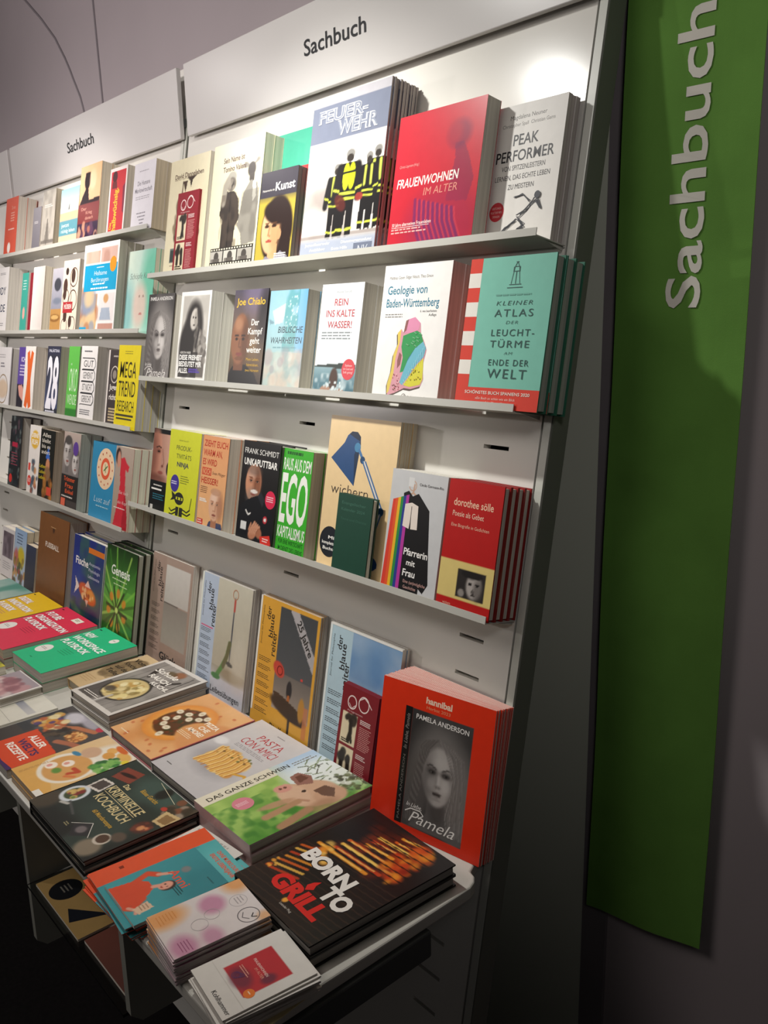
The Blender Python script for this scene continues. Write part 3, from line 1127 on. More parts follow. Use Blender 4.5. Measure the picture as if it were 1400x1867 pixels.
def pam(c, hx_=.5, big=False):
    c.grad(0, 1, '#454241', '#2c2a2a', 1)
    c.noise(5, '#625e5c', .5, 2)
    c.ell(.53, .40, .44, .34, '#8d8884', .85, .6)
    c.ell(.17, .70, .22, .32, '#6a6562', .9, .6)
    c.ell(.88, .66, .22, .38, '#8a8581', .9, .6)
    c.poly([(.40, .66), (.66, .66), (.70, .86), (.98, .96), (1, 1), (.1, 1), (.2, .94), (.38, .86)], '#6d6866')
    c.ell(.56, .8, .12, .1, '#57524f', .8, .8)
    c.ell(.53, .49, .265, .235, '#c2bcb7', 1, .16)
    c.ell(.53, .60, .19, .15, '#c2bcb7', 1, .2)
    c.ell(.36, .53, .12, .22, '#5d5856', .6, 1.0)
    c.ell(.76, .54, .07, .18, '#77726e', .5, 1.0)
    c.ell(.55, .38, .16, .07, '#dad5d0', .6, 1.0)
    c.ell(.66, .56, .08, .06, '#dcd7d2', .7, 1.0)
    c.ell(.42, .57, .06, .05, '#cfc9c4', .5, 1.0)
    for x in (.425, .645):
        c.ell(x, .466, .085, .03, '#5a5452', .75, .9)
        c.ell(x, .472, .058, .014, '#2a2625', .75, .7)
        c.ell(x, .474, .03, .006, '#b5afaa', .6, .5)
        c.ell(x + .004, .473, .015, .009, '#141111', 1, .4)
        o = 1 if x > .5 else -1
        c.line([(x - .06 * o, .438), (x + .03 * o, .415), (x + .085 * o, .428)], .0075, '#3a3534', .85)
    c.line([(.495, .47), (.505, .55)], .014, '#8f8985', .45)
    c.ell(.54, .545, .022, .055, '#e3deda', .6, .9)
    c.ell(.535, .583, .05, .014, '#8a8480', .7, .8)
    c.ell(.513, .588, .012, .005, '#3f3a38', .9, .5)
    c.ell(.557, .588, .012, .005, '#3f3a38', .9, .5)
    c.ell(.535, .638, .072, .011, '#5a5250', .95, .4)
    c.ell(.535, .655, .062, .015, '#746c69', .95, .4)
    c.line([(.47, .646), (.535, .648), (.60, .645)], .004, '#2f2a29', .9)
    c.ell(.535, .659, .03, .005, '#a39c98', .6, .6)
    c.ell(.535, .69, .06, .01, '#8a8480', .5, .8)
    for i in range(15):
        k = ['#b0aaa6', '#6d6865', '#96908c', '#837d79'][i % 4]
        c.line([(.50 + i * .016, .19 + .003 * i), (.62 + i * .02, .30), (.74 + i * .014, .46), (.76 + i * .012, .62), (.70 + i * .02, .80), (.76 + i * .016, .95)], .006, k, .75)
        c.line([(.50 - i * .017, .19 + .003 * i), (.36 - i * .012, .29), (.28 - i * .008, .44), (.25 - i * .009, .60), (.20 - i * .008, .78), (.24 - i * .014, .95)], .006, ['#8a8480', '#55504e', '#77716d', '#625d5a'][i % 4], .7)
    c.text('PAMELA ANDERSON', .07, .93, .035, .075, '#efebe6', .01)
    c.text('In Liebe,', .06, .32, .795, .83, '#e7e2dd', .0, .35)
    c.text('Pamela', .12, .88, .86, .955, '#e9e4de', -.004, .42)
    c.vline([(.05, .88), (.14, .845), (.3, .84), (.36, .87), (.28, .905)], .006, '#e9e4de')


S(pam, HB, 'grey portrait hardback of a blonde woman at the ledge end', G2, -2.018, R2, .068, .133, .211, .033, 2, 'h', '#4a4746',
  copylabel='spare copy behind the grey blonde portrait hardback', gloss=True, edge='#3a3837', pages='#e9e4d6')


def b_frei(c):
    c.rect(.08, .05, .94, .93, '#b9b4ac')
    c.noise(4, '#d6d1c8', .6, 3, (.08, .05, .94, .93))
    c.ell(.5, .42, .3, .32, '#2c2826', 1, .3)
    c.ell(.3, .62, .24, .3, '#2a2624', 1, .3)
    c.ell(.5, .3, .13, .12, '#cac3ba', 1, .25, 10)
    c.ell(.57, .3, .07, .1, '#8f8880', .7, .6)
    c.ell(.46, .28, .025, .012, '#2b2725')
    c.ell(.54, .285, .025, .012, '#2b2725')
    c.ell(.5, .365, .04, .01, '#5b5450')
    c.poly([(.6, .36), (.82, .44), (.93, .6), (.93, .93), (.5, .93), (.55, .6)], '#6d6761')
    c.blobs(60, (.56, .42, .93, .8), .05, ['#8f8982', '#57524d', '#a9a39b'], 7, .7)
    c.line([(.6, .2), (.68, .4), (.62, .6)], .03, '#3a3533')
    c.rect(.08, .66, .7, .93, '#23201f', .75)
    c.text('KERSTIN FABER', .12, .48, .652, .675, '#dedad3', .01)
    c.text('DIESE FREIHEIT', .1, .86, .69, .742, '#f6f3ee', .03)
    c.text('BEDEUTET MIR', .1, .86, .762, .815, '#f6f3ee', .03)
    c.text('ALLES.', .1, .42, .835, .887, '#f6f3ee', .03)
    c.bars(.45, .84, .835, .885, 2, '#5b48a5', 4, .8)


S(b_frei, PB, 'white framed paperback with a long haired figure in grey', G2, -1.854, R2, .066, .138, .211, .0325, 2, 'p', '#efece6',
  copylabel='spare copy behind the white framed long haired figure paperback', edge='#efece6', pages='#c9c8bd')


def b_chialo(c):
    c.grad(0, .7, '#4e4857', '#8a6a44', 1)
    c.grad(.5, 1, '#8a6a44', '#241f1f', .9, box=(0, .5, 1, 1))
    c.ell(.62, .05, .3, .2, '#8a7b9c', .5, .9)
    c.ell(.95, .3, .2, .3, '#1d1a1d', .8, .9)
    c.poly([(0, .86), (.12, .78), (.5, .76), (.78, .84), (.98, .98), (1, 1), (0, 1)], '#141313')
    c.rect(.14, .66, .42, .82, '#6e4630')
    c.ell(.27, .5, .26, .26, '#8a5a3e', 1, .12)
    c.ell(.44, .52, .12, .22, '#52331f', .7, .7)
    c.ell(.2, .35, .12, .07, '#b98a68', .6, .8)
    c.ell(.53, .54, .035, .05, '#6e4630')
    for x in (.17, .37):
        c.ell(x, .5, .05, .012, '#1c110c', .95)
        c.ell(x, .465, .07, .01, '#2c1a11', .9)
    c.line([(.27, .5), (.25, .58), (.31, .585)], .014, '#5d3a27', .8)
    c.ell(.28, .655, .1, .02, '#7d3f38', .95)
    c.ell(.28, .7, .12, .02, '#5d3a27', .5)
    c.text('Joe Chialo', .08, .93, .085, .155, '#e3b630', .014)
    for s, a, b, y in (('Der', .58, .8, .3), ('Kampf', .5, .92, .39), ('geht', .58, .86, .485), ('weiter', .5, .93, .575)):
        c.text(s, a, b, y, y + .062, '#f4efe6', .012)
    for s, a, b, y in (('Mein Leben,', .52, .9, .69), ('Identitäten,', .55, .9, .745), ('zwei Heimaten', .52, .92, .8)):
        c.text(s, a, b, y, y + .028, '#d2a634')


S(b_chialo, HB, 'hardback with a bald man in black and yellow lettering', G2, -1.617, R2, .066, .128, .206, .0325, 2, 'h', '#4e4857',
  copylabel='spare copy behind the bald man hardback', gloss=True, edge='#2d2a2e', pages='#d9d6c9')


def b_bibl(c):
    c.grad(0, 1, '#8fc0d8', '#a8bcae', 1)
    c.grad(.8, 1, '#7fb8dc', '#62a7d8', .8, True, (.78, 0, 1, .62))
    c.ell(.35, .3, .35, .3, '#9fcad2', .7, .6)
    c.poly([(.1, .2), (.5, .12), (.4, .32), (.2, .34)], '#d8e6e6', .8)
    c.poly([(.02, .28), (.2, .32), (.06, .34)], '#6e8f9c', .8)
    c.noise(7, '#4b9a9c', .6, 4, (.45, 0, .8, .6), .45)
    c.blobs(40, (.48, .06, .8, .4), .015, ['#e6f2f0', '#c9e2e2'], 3, .8)
    c.rect(0, .62, 1, 1, '#a7b7b0')
    c.blobs(60, (0, .64, 1, 1), .1, ['#b9c9c0', '#c8b7a6', '#8fa9a6', '#d8d2c4', '#9a8f94'], 6, .5)
    c.text('BIBLISCHE', .3, .96, .36, .42, '#26404a', .008, .15)
    c.text('WAHRHEITEN', .12, .96, .465, .525, '#26404a', .008, .15)
    c.bars(.2, .9, .56, .585, 1, '#6f9aa2', 5, .5)


S(b_bibl, PB, 'pale blue watery paperback with a white dove', G2, -1.484, R2, .064, .128, .200, .031, 2, 'p', '#8fc0d8',
  copylabel='spare copy behind the pale blue dove paperback', gloss=True, edge='#9fc3d2', pages='#cfccbf')


def b_rein(c):
    c.grad(0, .7, '#eef0f0', '#dfe6e8', 1)
    c.rect(0, .735, 1, 1, '#5d8390')
    c.grad(.735, 1, '#9db9bf', '#2f5a68', .9, box=(0, .75, 1, 1))
    c.poly([(0, .735), (.2, .725), (.5, .715), (.8, .7), (1, .72), (1, .755), (0, .75)], '#39433f')
    c.noise(14, '#e9f0f0', .6, 5, (0, .8, 1, 1), .6)
    c.ell(.5, .86, .1, .11, '#4f3a30', 1, .25)
    c.rect(.42, .88, .58, 1, '#4f3a30')
    c.ell(.32, .97, .14, .06, '#b08a74')
    c.ell(.66, .98, .13, .05, '#b08a74')
    c.blobs(30, (.2, .88, .8, 1), .025, ['#e9f2f2', '#c9dadd'], 3, .9)
    c.text('REIN', .34, .66, .135, .195, '#b8454c', .012)
    c.text('INS KALTE', .16, .84, .235, .295, '#b8454c', .012)
    c.text('WASSER!', .22, .8, .335, .395, '#b8454c', .012)
    c.text('Anna Groß', .36, .72, .065, .082, '#8d9394')
    c.bars(.1, .9, .43, .51, 3, '#8d9394', 5, .4)
    c.vell(.83, .76, .155, '#d94a52')
    c.text('Sehen', .75, .91, .715, .735, '#f6d7d4')
    c.text('im Cool und', .72, .94, .745, .765, '#f6d7d4')
    c.text('Soft going!', .72, .94, .775, .795, '#f6d7d4')


S(b_rein, PB, 'white paperback with a swimmer in a lake', G2, -1.306, R2, .068, .122, .204, .0335, 2, 'p', '#eef0f0',
  copylabel='spare copy behind the white swimmer paperback', edge='#e9e9e6', pages='#b7b2a4')


def b_geo(c):
    c.text('Matthias Geyer, Edgar Nitsch, Theo Simon', .09, .74, .083, .105, '#4a4644')
    c.text('Geologie von', .08, .68, .155, .215, '#2f7a94', .012)
    c.text('Baden-Württemberg', .08, .87, .25, .31, '#2f7a94', .012)
    c.bars(.08, .42, .36, .395, 2, '#7d7a76', 3, .4)
    c.text('6. neu bearbeitete', .61, .85, .335, .352, '#4a4644')
    c.text('Auflage', .74, .85, .362, .38, '#4a4644')
    out = [(.46, .4), (.55, .385), (.64, .43), (.66, .5), (.73, .57), (.77, .62), (.74, .73), (.77, .83), (.74, .88), (.6, .905), (.5, .9), (.36, .94), (.25, .96), (.23, .88),
           (.27, .78), (.28, .66), (.33, .58), (.31, .5), (.36, .47), (.4, .5)]
    sh = [(x - .012, y + .014) for x, y in out]
    c.vpoly(sh, '#5b4b45')
    c.vpoly(out, '#d79aa4')
    c.vpoly([(.31, .5), (.36, .47), (.36, .56), (.32, .68), (.31, .8), (.27, .93), (.24, .95), (.23, .88), (.27, .78), (.28, .66), (.33, .58)], '#e0c65c')
    c.vpoly([(.4, .52), (.5, .5), (.55, .47), (.66, .5), (.71, .56), (.6, .61), (.52, .68), (.46, .78), (.41, .79), (.43, .68), (.39, .6)], '#2f9450')
    c.vpoly([(.71, .56), (.76, .61), (.74, .67), (.64, .73), (.54, .82), (.46, .88), (.42, .86), (.46, .78), (.52, .68), (.6, .61)], '#6db4c6')
    c.vpoly([(.6, .61), (.52, .68), (.49, .72), (.55, .66)], '#2f6f9c')
    c.vpoly([(.74, .68), (.75, .75), (.76, .83), (.73, .87), (.58, .89), (.48, .88), (.55, .82), (.65, .73)], '#d6cf3c')
    c.vpoly([(.46, .4), (.55, .385), (.64, .43), (.62, .48), (.5, .5), (.41, .5)], '#dd8fae')
    c.vpoly([(.37, .64), (.41, .66), (.4, .73), (.36, .76), (.35, .7)], '#8f5b57')
    c.vpoly([(.42, .41), (.46, .4), (.44, .48), (.4, .5)], '#8f5b57')
    q = random.Random(2)
    for i in range(26):
        x, y = q.uniform(.3, .42), q.uniform(.78, .92)
        c.vell(x, y, .008, q.choice(['#b9606c', '#e8b9b4', '#8f5b57']), n=8)
    for i in range(9):
        x, y = q.uniform(.48, .66), q.uniform(.49, .6)
        c.vline([(x - .02, y), (x + .02, y + .01)], .004, '#7db98a')
    for i in range(14):
        t = i / 13
        c.vline([(.46 + .28 * t, .86 - .27 * t), (.5 + .25 * t, .88 - .22 * t)], .002, '#a9d3dc')
    for i in range(12):
        c.vell(q.uniform(.58, .73), q.uniform(.76, .86), .009, q.choice(['#c9b83a', '#e4dd6a']), n=8)
    c.ring(.515, .965, .035, .2, '#77736f')
    c.text('Schweizerbart', .57, .92, .955, .977, '#3a3836', .01)


S(b_geo, PB, 'white paperback with a coloured geological map', G2, -1.137, R2, .064, .162, .229, .031, 2, 'p', '#f2efea',
  copylabel='spare copy behind the white geological map paperback', cell=.004, edge='#f2efea', pages='#c5a9a2')


def b_atlas(c):
    for i in range(9):
        c.vrect(0, i * .097, .15, (i + 1) * .097, ['#d8402f', '#e9e4da'][i % 2])
    c.vrect(0, .862, 1, 1, '#d8402f')
    g = '#3a5a55'
    for a, b in (((.52, .18), (.545, .07)), ((.62, .18), (.595, .07)), ((.545, .07), (.595, .07)), ((.53, .1), (.61, .1)), ((.5, .185), (.64, .185)), ((.48, .205), (.66, .205)),
                 ((.545, .07), (.57, .04)), ((.595, .07), (.57, .04)), ((.535, .07), (.535, .1)), ((.605, .07), (.605, .1)), ((.57, .1), (.57, .18)), ((.555, .04), (.585, .04))):
        c.vline([a, b], .0035, g)
    c.bars(.36, .82, .245, .262, 1, '#6ba595', 5, .6)
    for s, a, b, y, k in (('KLEINER', .38, .8, .29, .028), ('ATLAS', .37, .82, .345, .047), ('DER', .52, .66, .42, .02), ('LEUCHT-', .36, .86, .475, .043),
                          ('TÜRME', .36, .82, .548, .045), ('AM', .54, .64, .622, .018), ('ENDE DER', .37, .84, .672, .04), ('WELT', .37, .83, .735, .06)):
        c.text(s, a, b, y, y + k, g, 0 if k > .03 else -.01, .18 if k < .03 else 0, track=.12)
    c.text('SCHÖNSTES BUCH SPANIENS 2020', .12, .9, .885, .905, '#f3e6d8', .012)
    c.text('»Ein Buch so schön wie ein Blick', .26, .74, .925, .941, '#f0cfc2', 0, .1)
    c.text('auf das Meer.« Vogue', .36, .66, .953, .969, '#f0cfc2', 0, .1)


S(b_atlas, HB, 'mint green hardback with a lighthouse drawing and red band', G2, -.928, R2, .0715, .163, .225, .0235, 3, 'h', '#7cc0ac',
  copylabel='spare copy behind the mint green lighthouse hardback', cell=.006, edge='#2f6b56', spine='#d8402f', pages='#4d6a5c')

# ---- lowest ledge


def d_dark(c):
    c.rect(0, .06, 1, .62, '#b98a78')
    c.grad(0, 1, '#8c5f52', '#d3a893', .8, True, (0, .06, 1, .6))
    c.ell(.2, .3, .3, .3, '#c58a72', .9, .4)
    c.ell(.0, .32, .3, .36, '#6d3f33', .7, 1.0)
    c.ell(.32, .265, .13, .03, '#7d4c3e', .8, .9)
    c.ell(.34, .27, .075, .012, '#2a1712', .95, .5)
    c.line([(.2, .225), (.34, .21), (.46, .225)], .02, '#3c221a', .85)
    c.line([(.54, .24), (.66, .40), (.60, .435)], .022, '#8a5646', .6)
    c.ell(.58, .44, .06, .016, '#6b3a30', .8, .6)
    c.ell(.5, .52, .14, .02, '#8f4a40', .9, .5)
    c.ell(.88, .46, .07, .07, '#2a2422', 1, .4)
    c.ell(.3, .60, .5, .06, '#5a3026', .6, .9)
    c.rect(0, .62, 1, 1, '#161718')
    c.bars(.2, .8, .67, .695, 1, '#d9d5cf', 3, .6)
    c.vrect(.1, .715, .66, .735, '#e9e6e0')
    c.bars(.2, .85, .78, .86, 3, '#2f7384', 6, .45)
    c.bars(.1, .25, .92, .99, 1, '#d9d5cf', 2, .9)


S(d_dark, PB, 'black and flesh toned paperback with half a face', G3, -1.944, R3, .060, .094, .204, .03, 2, 'p', '#161718',
  copylabel='spare copy behind the half face paperback', gloss=True, edge='#1a1a1a', pages='#cfc9ba')


def d_ninja(c):
    c.text('GRAHAM ALLCOTT', .3, .62, .105, .12, '#5b611c')
    c.text('PRODUK-', .24, .74, .17, .22, '#3a3f24')
    c.text('TIVITÄTS', .26, .74, .265, .315, '#3a3f24')
    c.text('NINJA', .3, .68, .355, .405, '#2b2d52', .025)
    c.vell(.28, .6, .14, '#3d2f8c')
    c.bars(.17, .39, .575, .62, 2, '#d9d3ee', 3, .5)
    c.bars(.45, .74, .5, .6, 4, '#6d7326', 4, .35)
    k = '#22231c'
    c.vell(.46, .76, .15, k, .07)
    c.vrect(.36, .745, .58, .775, '#cdd02a')
    c.vell(.42, .76, .022, k)
    c.vell(.52, .76, .022, k)
    c.vpoly([(.34, .73), (.2, .69), (.24, .76), (.18, .8), (.33, .775)], k)
    c.vrect(.38, .855, .6, .955, k)
    c.vrect(.475, .855, .495, .955, '#cdd02a')
    c.vline([(.38, .88), (.24, .92), (.16, .89)], .01, k)
    c.vline([(.38, .92), (.26, .955), (.17, .95)], .01, k)
    c.vline([(.6, .87), (.74, .89), (.84, .85)], .01, k)
    c.vline([(.6, .91), (.76, .925), (.86, .89)], .01, k)
    c.vline([(.82, .86), (.86, .72)], .008, '#5b5f2a')


S(d_ninja, PB, 'lime yellow paperback with a small masked fighter drawing', G3, -1.845, R3, .068, .146, .209, .033, 2, 'p', '#cdd02a',
  copylabel='spare copy behind the lime yellow paperback', cell=.006, edge='#cdd02a', pages='#d8d3c2')


def d_zieht(c):
    c.grad(0, 1, '#dd9a6a', '#e6b37e', 1)
    for s, a, b, y in (('ZIEHT EUCH', .06, .95, .05), ('WARM AN,', .06, .78, .15), ('ES WIRD', .06, .6, .25)):
        c.text(s, a, b, y, y + .065, '#b83f2c', .018)
    c.vrect(.06, .345, .42, .425, '#c64a34')
    c.text('NOCH', .09, .39, .355, .415, '#e3a474', .018)
    c.text('HEISSER!', .06, .7, .45, .515, '#b83f2c', .018)
    c.text('Sven Plöger', .46, .95, .375, .405, '#6d4a38', 0, .15)
    c.bars(.06, .4, .55, .63, 4, '#7d573c', 3, .4)
    c.bars(.06, .36, .68, .72, 2, '#efe6da', 4, .8)
    c.poly([(.4, 1), (.5, .9), (.95, .9), (1, .95), (1, 1)], '#3a4666')
    c.poly([(.56, .92), (.78, .92), (.72, 1), (.6, 1)], '#e6e0e0')
    face(c, .66, .73, .23, '#d9ab8d', '#a87458', '#8a8078', 'bald', turn=-.1)
    c.ell(.66, .585, .2, .04, '#b98c70', .7)
    c.rect(.02, .9, .26, .98, '#c9392f')
    c.bars(.05, .23, .915, .965, 2, '#f3d8cf', 4, .5)


S(d_zieht, PB, 'orange paperback with a smiling man at its foot', G3, -1.697, R3, .064, .112, .208, .031, 2, 'p', '#e0a070',
  copylabel='spare copy behind the orange smiling man paperback', gloss=True, edge='#b8725a', pages='#d0cdbf')


def d_schmidt(c):
    c.text('FRANK SCHMIDT', .05, .96, .07, .122, '#e9e6e0', .0)
    c.text('UNKAPUTTBAR', .06, .95, .172, .235, '#f4f1ea', .025)
    face(c, .36, .4, .215, '#c88d6e', '#7d4c36', '#3a3431', 'bald', turn=.25, beard='#8a7a70')
    c.ell(.4, .485, .1, .018, '#f0e9e2', .9, .3)
    c.ell(.36, .28, .19, .05, '#5a4a42', .5, .8)
    c.poly([(.08, .62), (.3, .56), (.56, .5), (.82, .58), (.96, .72), (.98, 1), (0, 1), (.02, .75)], '#1b1c1f')
    c.poly([(.5, .52), (.58, .47), (.7, .54), (.66, .62)], '#2c2e33')
    c.line([(.22, .68), (.3, .72), (.36, .7)], .012, '#e9e6e0')
    c.ell(.76, .73, .055, .035, '#c93a44')
    c.ell(.76, .73, .03, .018, '#e9e6e0')
    c.rect(.12, .8, .28, .87, '#d9d9d6')
    c.ell(.46, .885, .13, .06, '#b87c5e', 1, .3, -35)
    c.ell(.62, .87, .1, .05, '#a86c50', 1, .3, 40)
    for i in range(4):
        c.line([(.38 + i * .05, .90 - i * .006), (.43 + i * .05, .83), (.50 + i * .045, .775 + i * .012)], .02, '#c99072')
        c.line([(.405 + i * .05, .90 - i * .006), (.455 + i * .05, .835), (.525 + i * .045, .785 + i * .012)], .005, '#7d4c36', .8)
    c.line([(.36, .86), (.40, .80)], .02, '#c08668')
    c.vell(.85, .53, .135, '#d92f50')
    c.bars(.75, .95, .5, .56, 3, '#f6c9d0', 5, .5)
    c.vpoly([(.66, .9), (.92, .865), (.97, .955), (.71, .99)], '#d8392f')
    c.bars(.74, .9, .905, .95, 2, '#f6d9d2', 6, .5)
    c.bars(.3, .5, .965, .985, 1, '#d9d5cf', 5, .7)


S(d_schmidt, HB, 'black book with a smiling man clapping his hands', G3, -1.522, R3, .068, .136, .212, .033, 2, 'h', '#1d1b1b',
  copylabel='spare copy behind the black clapping man book', gloss=True, edge='#1a1718', spine='#c98a5a', pages='#9fae98')


def d_ego(c):
    c.bars(.12, .8, .025, .06, 1, '#1f5a22', 4, .8)
    c.text('RAUS AUS DEM', .03, .97, .09, .2, '#f2f4ea', .012)
    c.text('EGO', .03, .95, .245, .69, '#f2f4ea', .02)
    c.text('KAPITALISMUS', .03, .97, .735, .84, '#f2f4ea', .012)
    c.text('FÜR EINE WIRTSCHAFT', .1, .95, .86, .9, '#1f5a22', .01)
    c.text('IM DIENST DES LEBENS', .1, .95, .925, .965, '#1f5a22', .01)


S(d_ego, PB, 'bright green paperback with giant white capitals', G3, -1.383, R3, .062, .096, .209, .030, 2, 'p', '#3fae2f',
  copylabel='spare copy behind the bright green paperback', cell=.006, gloss=True, edge='#3fae2f', pages='#c9c6b4')


def d_wich(c):
    c.vpoly([(.06, .28), (.24, .17), (.28, .12), (.34, .092), (.42, .092), (.47, .12), (.48, .17), (.46, .3), (.44, .44)], '#2c4f7d')
    c.vpoly([(.4, .24), (.47, .14), (.48, .17), (.46, .3), (.44, .44)], '#23364f')
    c.vpoly([(.3, .11), (.34, .092), (.42, .092), (.47, .12), (.47, .15), (.38, .13)], '#1f2d42')
    c.vell(.44, .19, .045, '#4a86ad')
    c.vline([(.46, .2), (.53, .26)], .016, '#4a78a8')
    c.vell(.53, .265, .035, '#2a4a6e')
    for d in (-.022, .0, .022):
        c.vline([(.55 + d, .27), (.86 + d, .56)], .008 if d else .006, '#3f6c9e' if d else '#d9dde0')
    c.vell(.86, .565, .04, '#2a4a6e')
    for d in (-.02, .0, .02):
        c.vline([(.85 + d, .58), (.72 + d, .84)], .008 if d else .006, '#3f6c9e' if d else '#d9dde0')
    c.vell(.76, .9, .13, '#24426b', .05)
    c.vrect(.63, .89, .89, .92, '#24426b')
    c.text('wichern', .11, .66, .44, .508, '#4a423a', -.012)
    c.vell(.17, .835, .15, '#25282e')
    c.text('Mit', .15, .28, .795, .815, '#f2efe8', .02)
    c.text('komplettem', .06, .3, .833, .853, '#f2efe8', .02)
    c.text('Buchteil', .08, .3, .87, .89, '#f2efe8', .02)


S(d_wich, MG, 'large sand coloured magazine with a blue desk lamp', G3, -1.266, R3, .045, .194, .284, .0062, 7, 'm', '#e9cb9a',
  copylabel='desk lamp magazine in the pile behind the front copy', cell=.006, gloss=True, edge='#c5a06a', pages='#a8987a')


def d_kal(c):
    c.text('Evangelischer', .12, .82, .09, .125, '#3f6b5a')
    c.text('Kalender 2024', .12, .8, .17, .205, '#3f6b5a')
    c.text('Texte und Dienste', .12, .88, .29, .32, '#35604f')


S(d_kal, HB, 'small dark green pocket calendar before the desk lamp magazine', G3, -1.188, R3, .0705, .095, .146, .0145, 1, 'h', '#1d4636', cell=.004, edge='#173a2d', pages='#e0dccb')


def d_pfarr(c):
    c.ring(.4, .115, .07, .2, '#c9a48c')
    c.vrect(.32, .05, .42, .125, '#d9d8d6')
    c.vline([(.43, .1), (.42, .17), (.3, .22)], .012, '#c9a48c')
    c.vline([(.42, .17), (.56, .22)], .012, '#c9a48c')
    k = '#161516'
    c.vpoly([(.25, .185), (.34, .16), (.42, .2), (.52, .17), (.74, .29), (.8, .6), (.86, .87), (.78, .95), (.7, .92), (.7, 1), (.33, 1), (.33, .6)], k)
    for i, col in enumerate(('#d8402f', '#e2572b', '#e8b52c', '#2f8a42', '#2b3c8c', '#b53a9a')):
        a, b = .005 + i * .052, .005 + (i + 1) * .052
        c.vpoly([(a + .06 - i * .004, .25 - i * .01), (b + .06 - i * .004, .24 - i * .01), (b + .02 if i < 5 else b + .03, 1), (a + (.02 if i else 0), 1)], col)
    c.vpoly([(.3, .27), (.42, .25), (.54, .27), (.56, .46), (.44, .465), (.43, .36), (.41, .465), (.29, .45)], '#e9dcd0')
    c.vline([(.425, .28), (.425, .46)], .005, k)
    c.text('Pfarrerin', .37, .8, .62, .675, '#f6f3ee', .018, .05)
    c.text('mit', .44, .6, .71, .755, '#f6f3ee', .018, .05)
    c.text('Frau', .39, .62, .79, .845, '#f6f3ee', .018, .05)
    c.text('Eine (un)mögliche', .42, .82, .875, .9, '#d8a9a0', 0, .05)
    c.text('Geschichte', .43, .66, .92, .945, '#d8a9a0', 0, .05)
    c.text('Cécile Germann-Rio', .52, .94, .085, .105, '#4a4644')


S(d_pfarr, PB, 'pale paperback with a black robe and rainbow scarf', G3, -1.056, R3, .066, .131, .206, .021, 3, 'p', '#c9c9c9',
  copylabel='spare copy behind the rainbow scarf paperback', cell=.006, edge='#d6d4cf', pages='#d6d2c4')


def d_soelle(c):
    c.rect(0, .61, 1, .9, '#dcc57a')
    c.text('dorothee sölle', .12, .85, .14, .195, '#efc3a4', .012)
    c.text('Poesie als Gebet', .12, .7, .235, .275, '#f0cdb4')
    c.text('Eine Biografie in Gedichten', .12, .82, .33, .355, '#eab79c')
    c.text('wichern', .13, .28, .935, .955, '#eab79c')
    c.rect(.36, .665, .87, .875, '#2b2624')
    c.ell(.67, .77, .14, .1, '#a8a09a', 1, .3)
    c.ell(.75, .79, .08, .08, '#5d5652', .7, .7)
    for x in (.6, .73):
        c.ell(x, .755, .035, .012, '#1c1817')
    c.ell(.66, .81, .025, .016, '#5d5652')
    c.ell(.67, .835, .05, .008, '#3c3532')
    c.ell(.62, .69, .2, .03, '#1d1918')
    c.ell(.45, .84, .06, .03, '#8d8680', 1, .4)


S(d_soelle, HB, 'dark red hardback with a yellow band and small photo', G3, -.917, R3, .070, .112, .206, .0172, 4, 'h', '#b81714',
  copylabel='spare copy behind the dark red yellow banded hardback', cell=.0022, edge='#8f1d1c', spine='#8f1d1c', pages='#cfcab8')

# ---- standing on the table


def reiter(c, strip, ink='#2a2a2c'):
    c.rect(0, 0, .34, 1, strip)
    c.text('der', .125, .195, .065, .165, ink, .012, rot=90)
    c.text('blaue', .185, .26, .115, .295, ink, .012, rot=90)
    c.text('reiter', .245, .325, .235, .425, ink, .012, rot=90)
    c.text('Journal für Philosophie', .055, .08, .07, .37, ink, -.005, rot=90)
    for i in range(7):
        c.bars(.06, .3, .46 + i * .066, .5 + i * .066, 3, ink, 11 + i, .35)


def e_one(c):
    reiter(c, '#a68d80', '#3c322e')
    c.grad(0, 1, '#a89184', '#a08778', 1, box=(.34, 0, 1, 1))
    c.grad(.05, .42, '#cfc9c2', '#bdb6ae', 1, box=(.36, .07, .95, .415))
    c.rect(.36, .415, .72, .43, '#5d524b')
    c.grad(.42, .78, '#8f867d', '#a59b90', 1, box=(.36, .42, .95, .8))
    c.text('Glück', .36, .78, .88, .945, '#2a2a2c', .02)


S(e_one, MG, 'dusty pink journal with a grey slab photo on the table', G4, -1.966, None, .021, .205, .275, .0065, 3, 'm', '#a89184',
  copylabel='spare copy behind the dusty pink journal', cell=.003, edge='#cfc6bf', pages='#d6d2ca')


def e_two(c):
    reiter(c, '#b6c3d6')
    c.rect(.06, .44, .3, .452, '#d8306a')
    c.grad(0, .7, '#c9c4b2', '#b6ae9b', 1, box=(.34, 0, 1, 1))
    c.rect(.34, .8, 1, 1, '#c9c8cf')
    c.grad(.72, .82, '#a89f8c', '#c4c2c4', 1, box=(.34, .72, 1, .82))
    c.ell(.72, .76, .24, .05, '#98896f', .8, .7)
    c.ell(.85, .6, .14, .2, '#d2ccbc', .6, .9)
    c.line([(.69, .12), (.68, .66)], .009, '#4b4a55')
    c.line([(.69, .14), (.69, .22)], .018, '#b8554a')
    c.ring(.69, .09, .055, .2, '#b9876a')
    c.ell(.68, .665, .07, .018, '#5a5650', 1, .3, 8)
    c.line([(.46, .8), (.54, .72), (.62, .62), (.66, .5)], .03, '#5f8a4a')
    c.line([(.57, .7), (.63, .6), (.66, .5)], .03, '#6e6a4a')
    c.ell(.44, .81, .09, .025, '#4d7d46', 1, .3)
    c.text('Leibesübungen', .36, .93, .9, .95, '#2a2a2c', .005)
    c.vrect(.0, 0, .035, 1, '#e3e6dc')


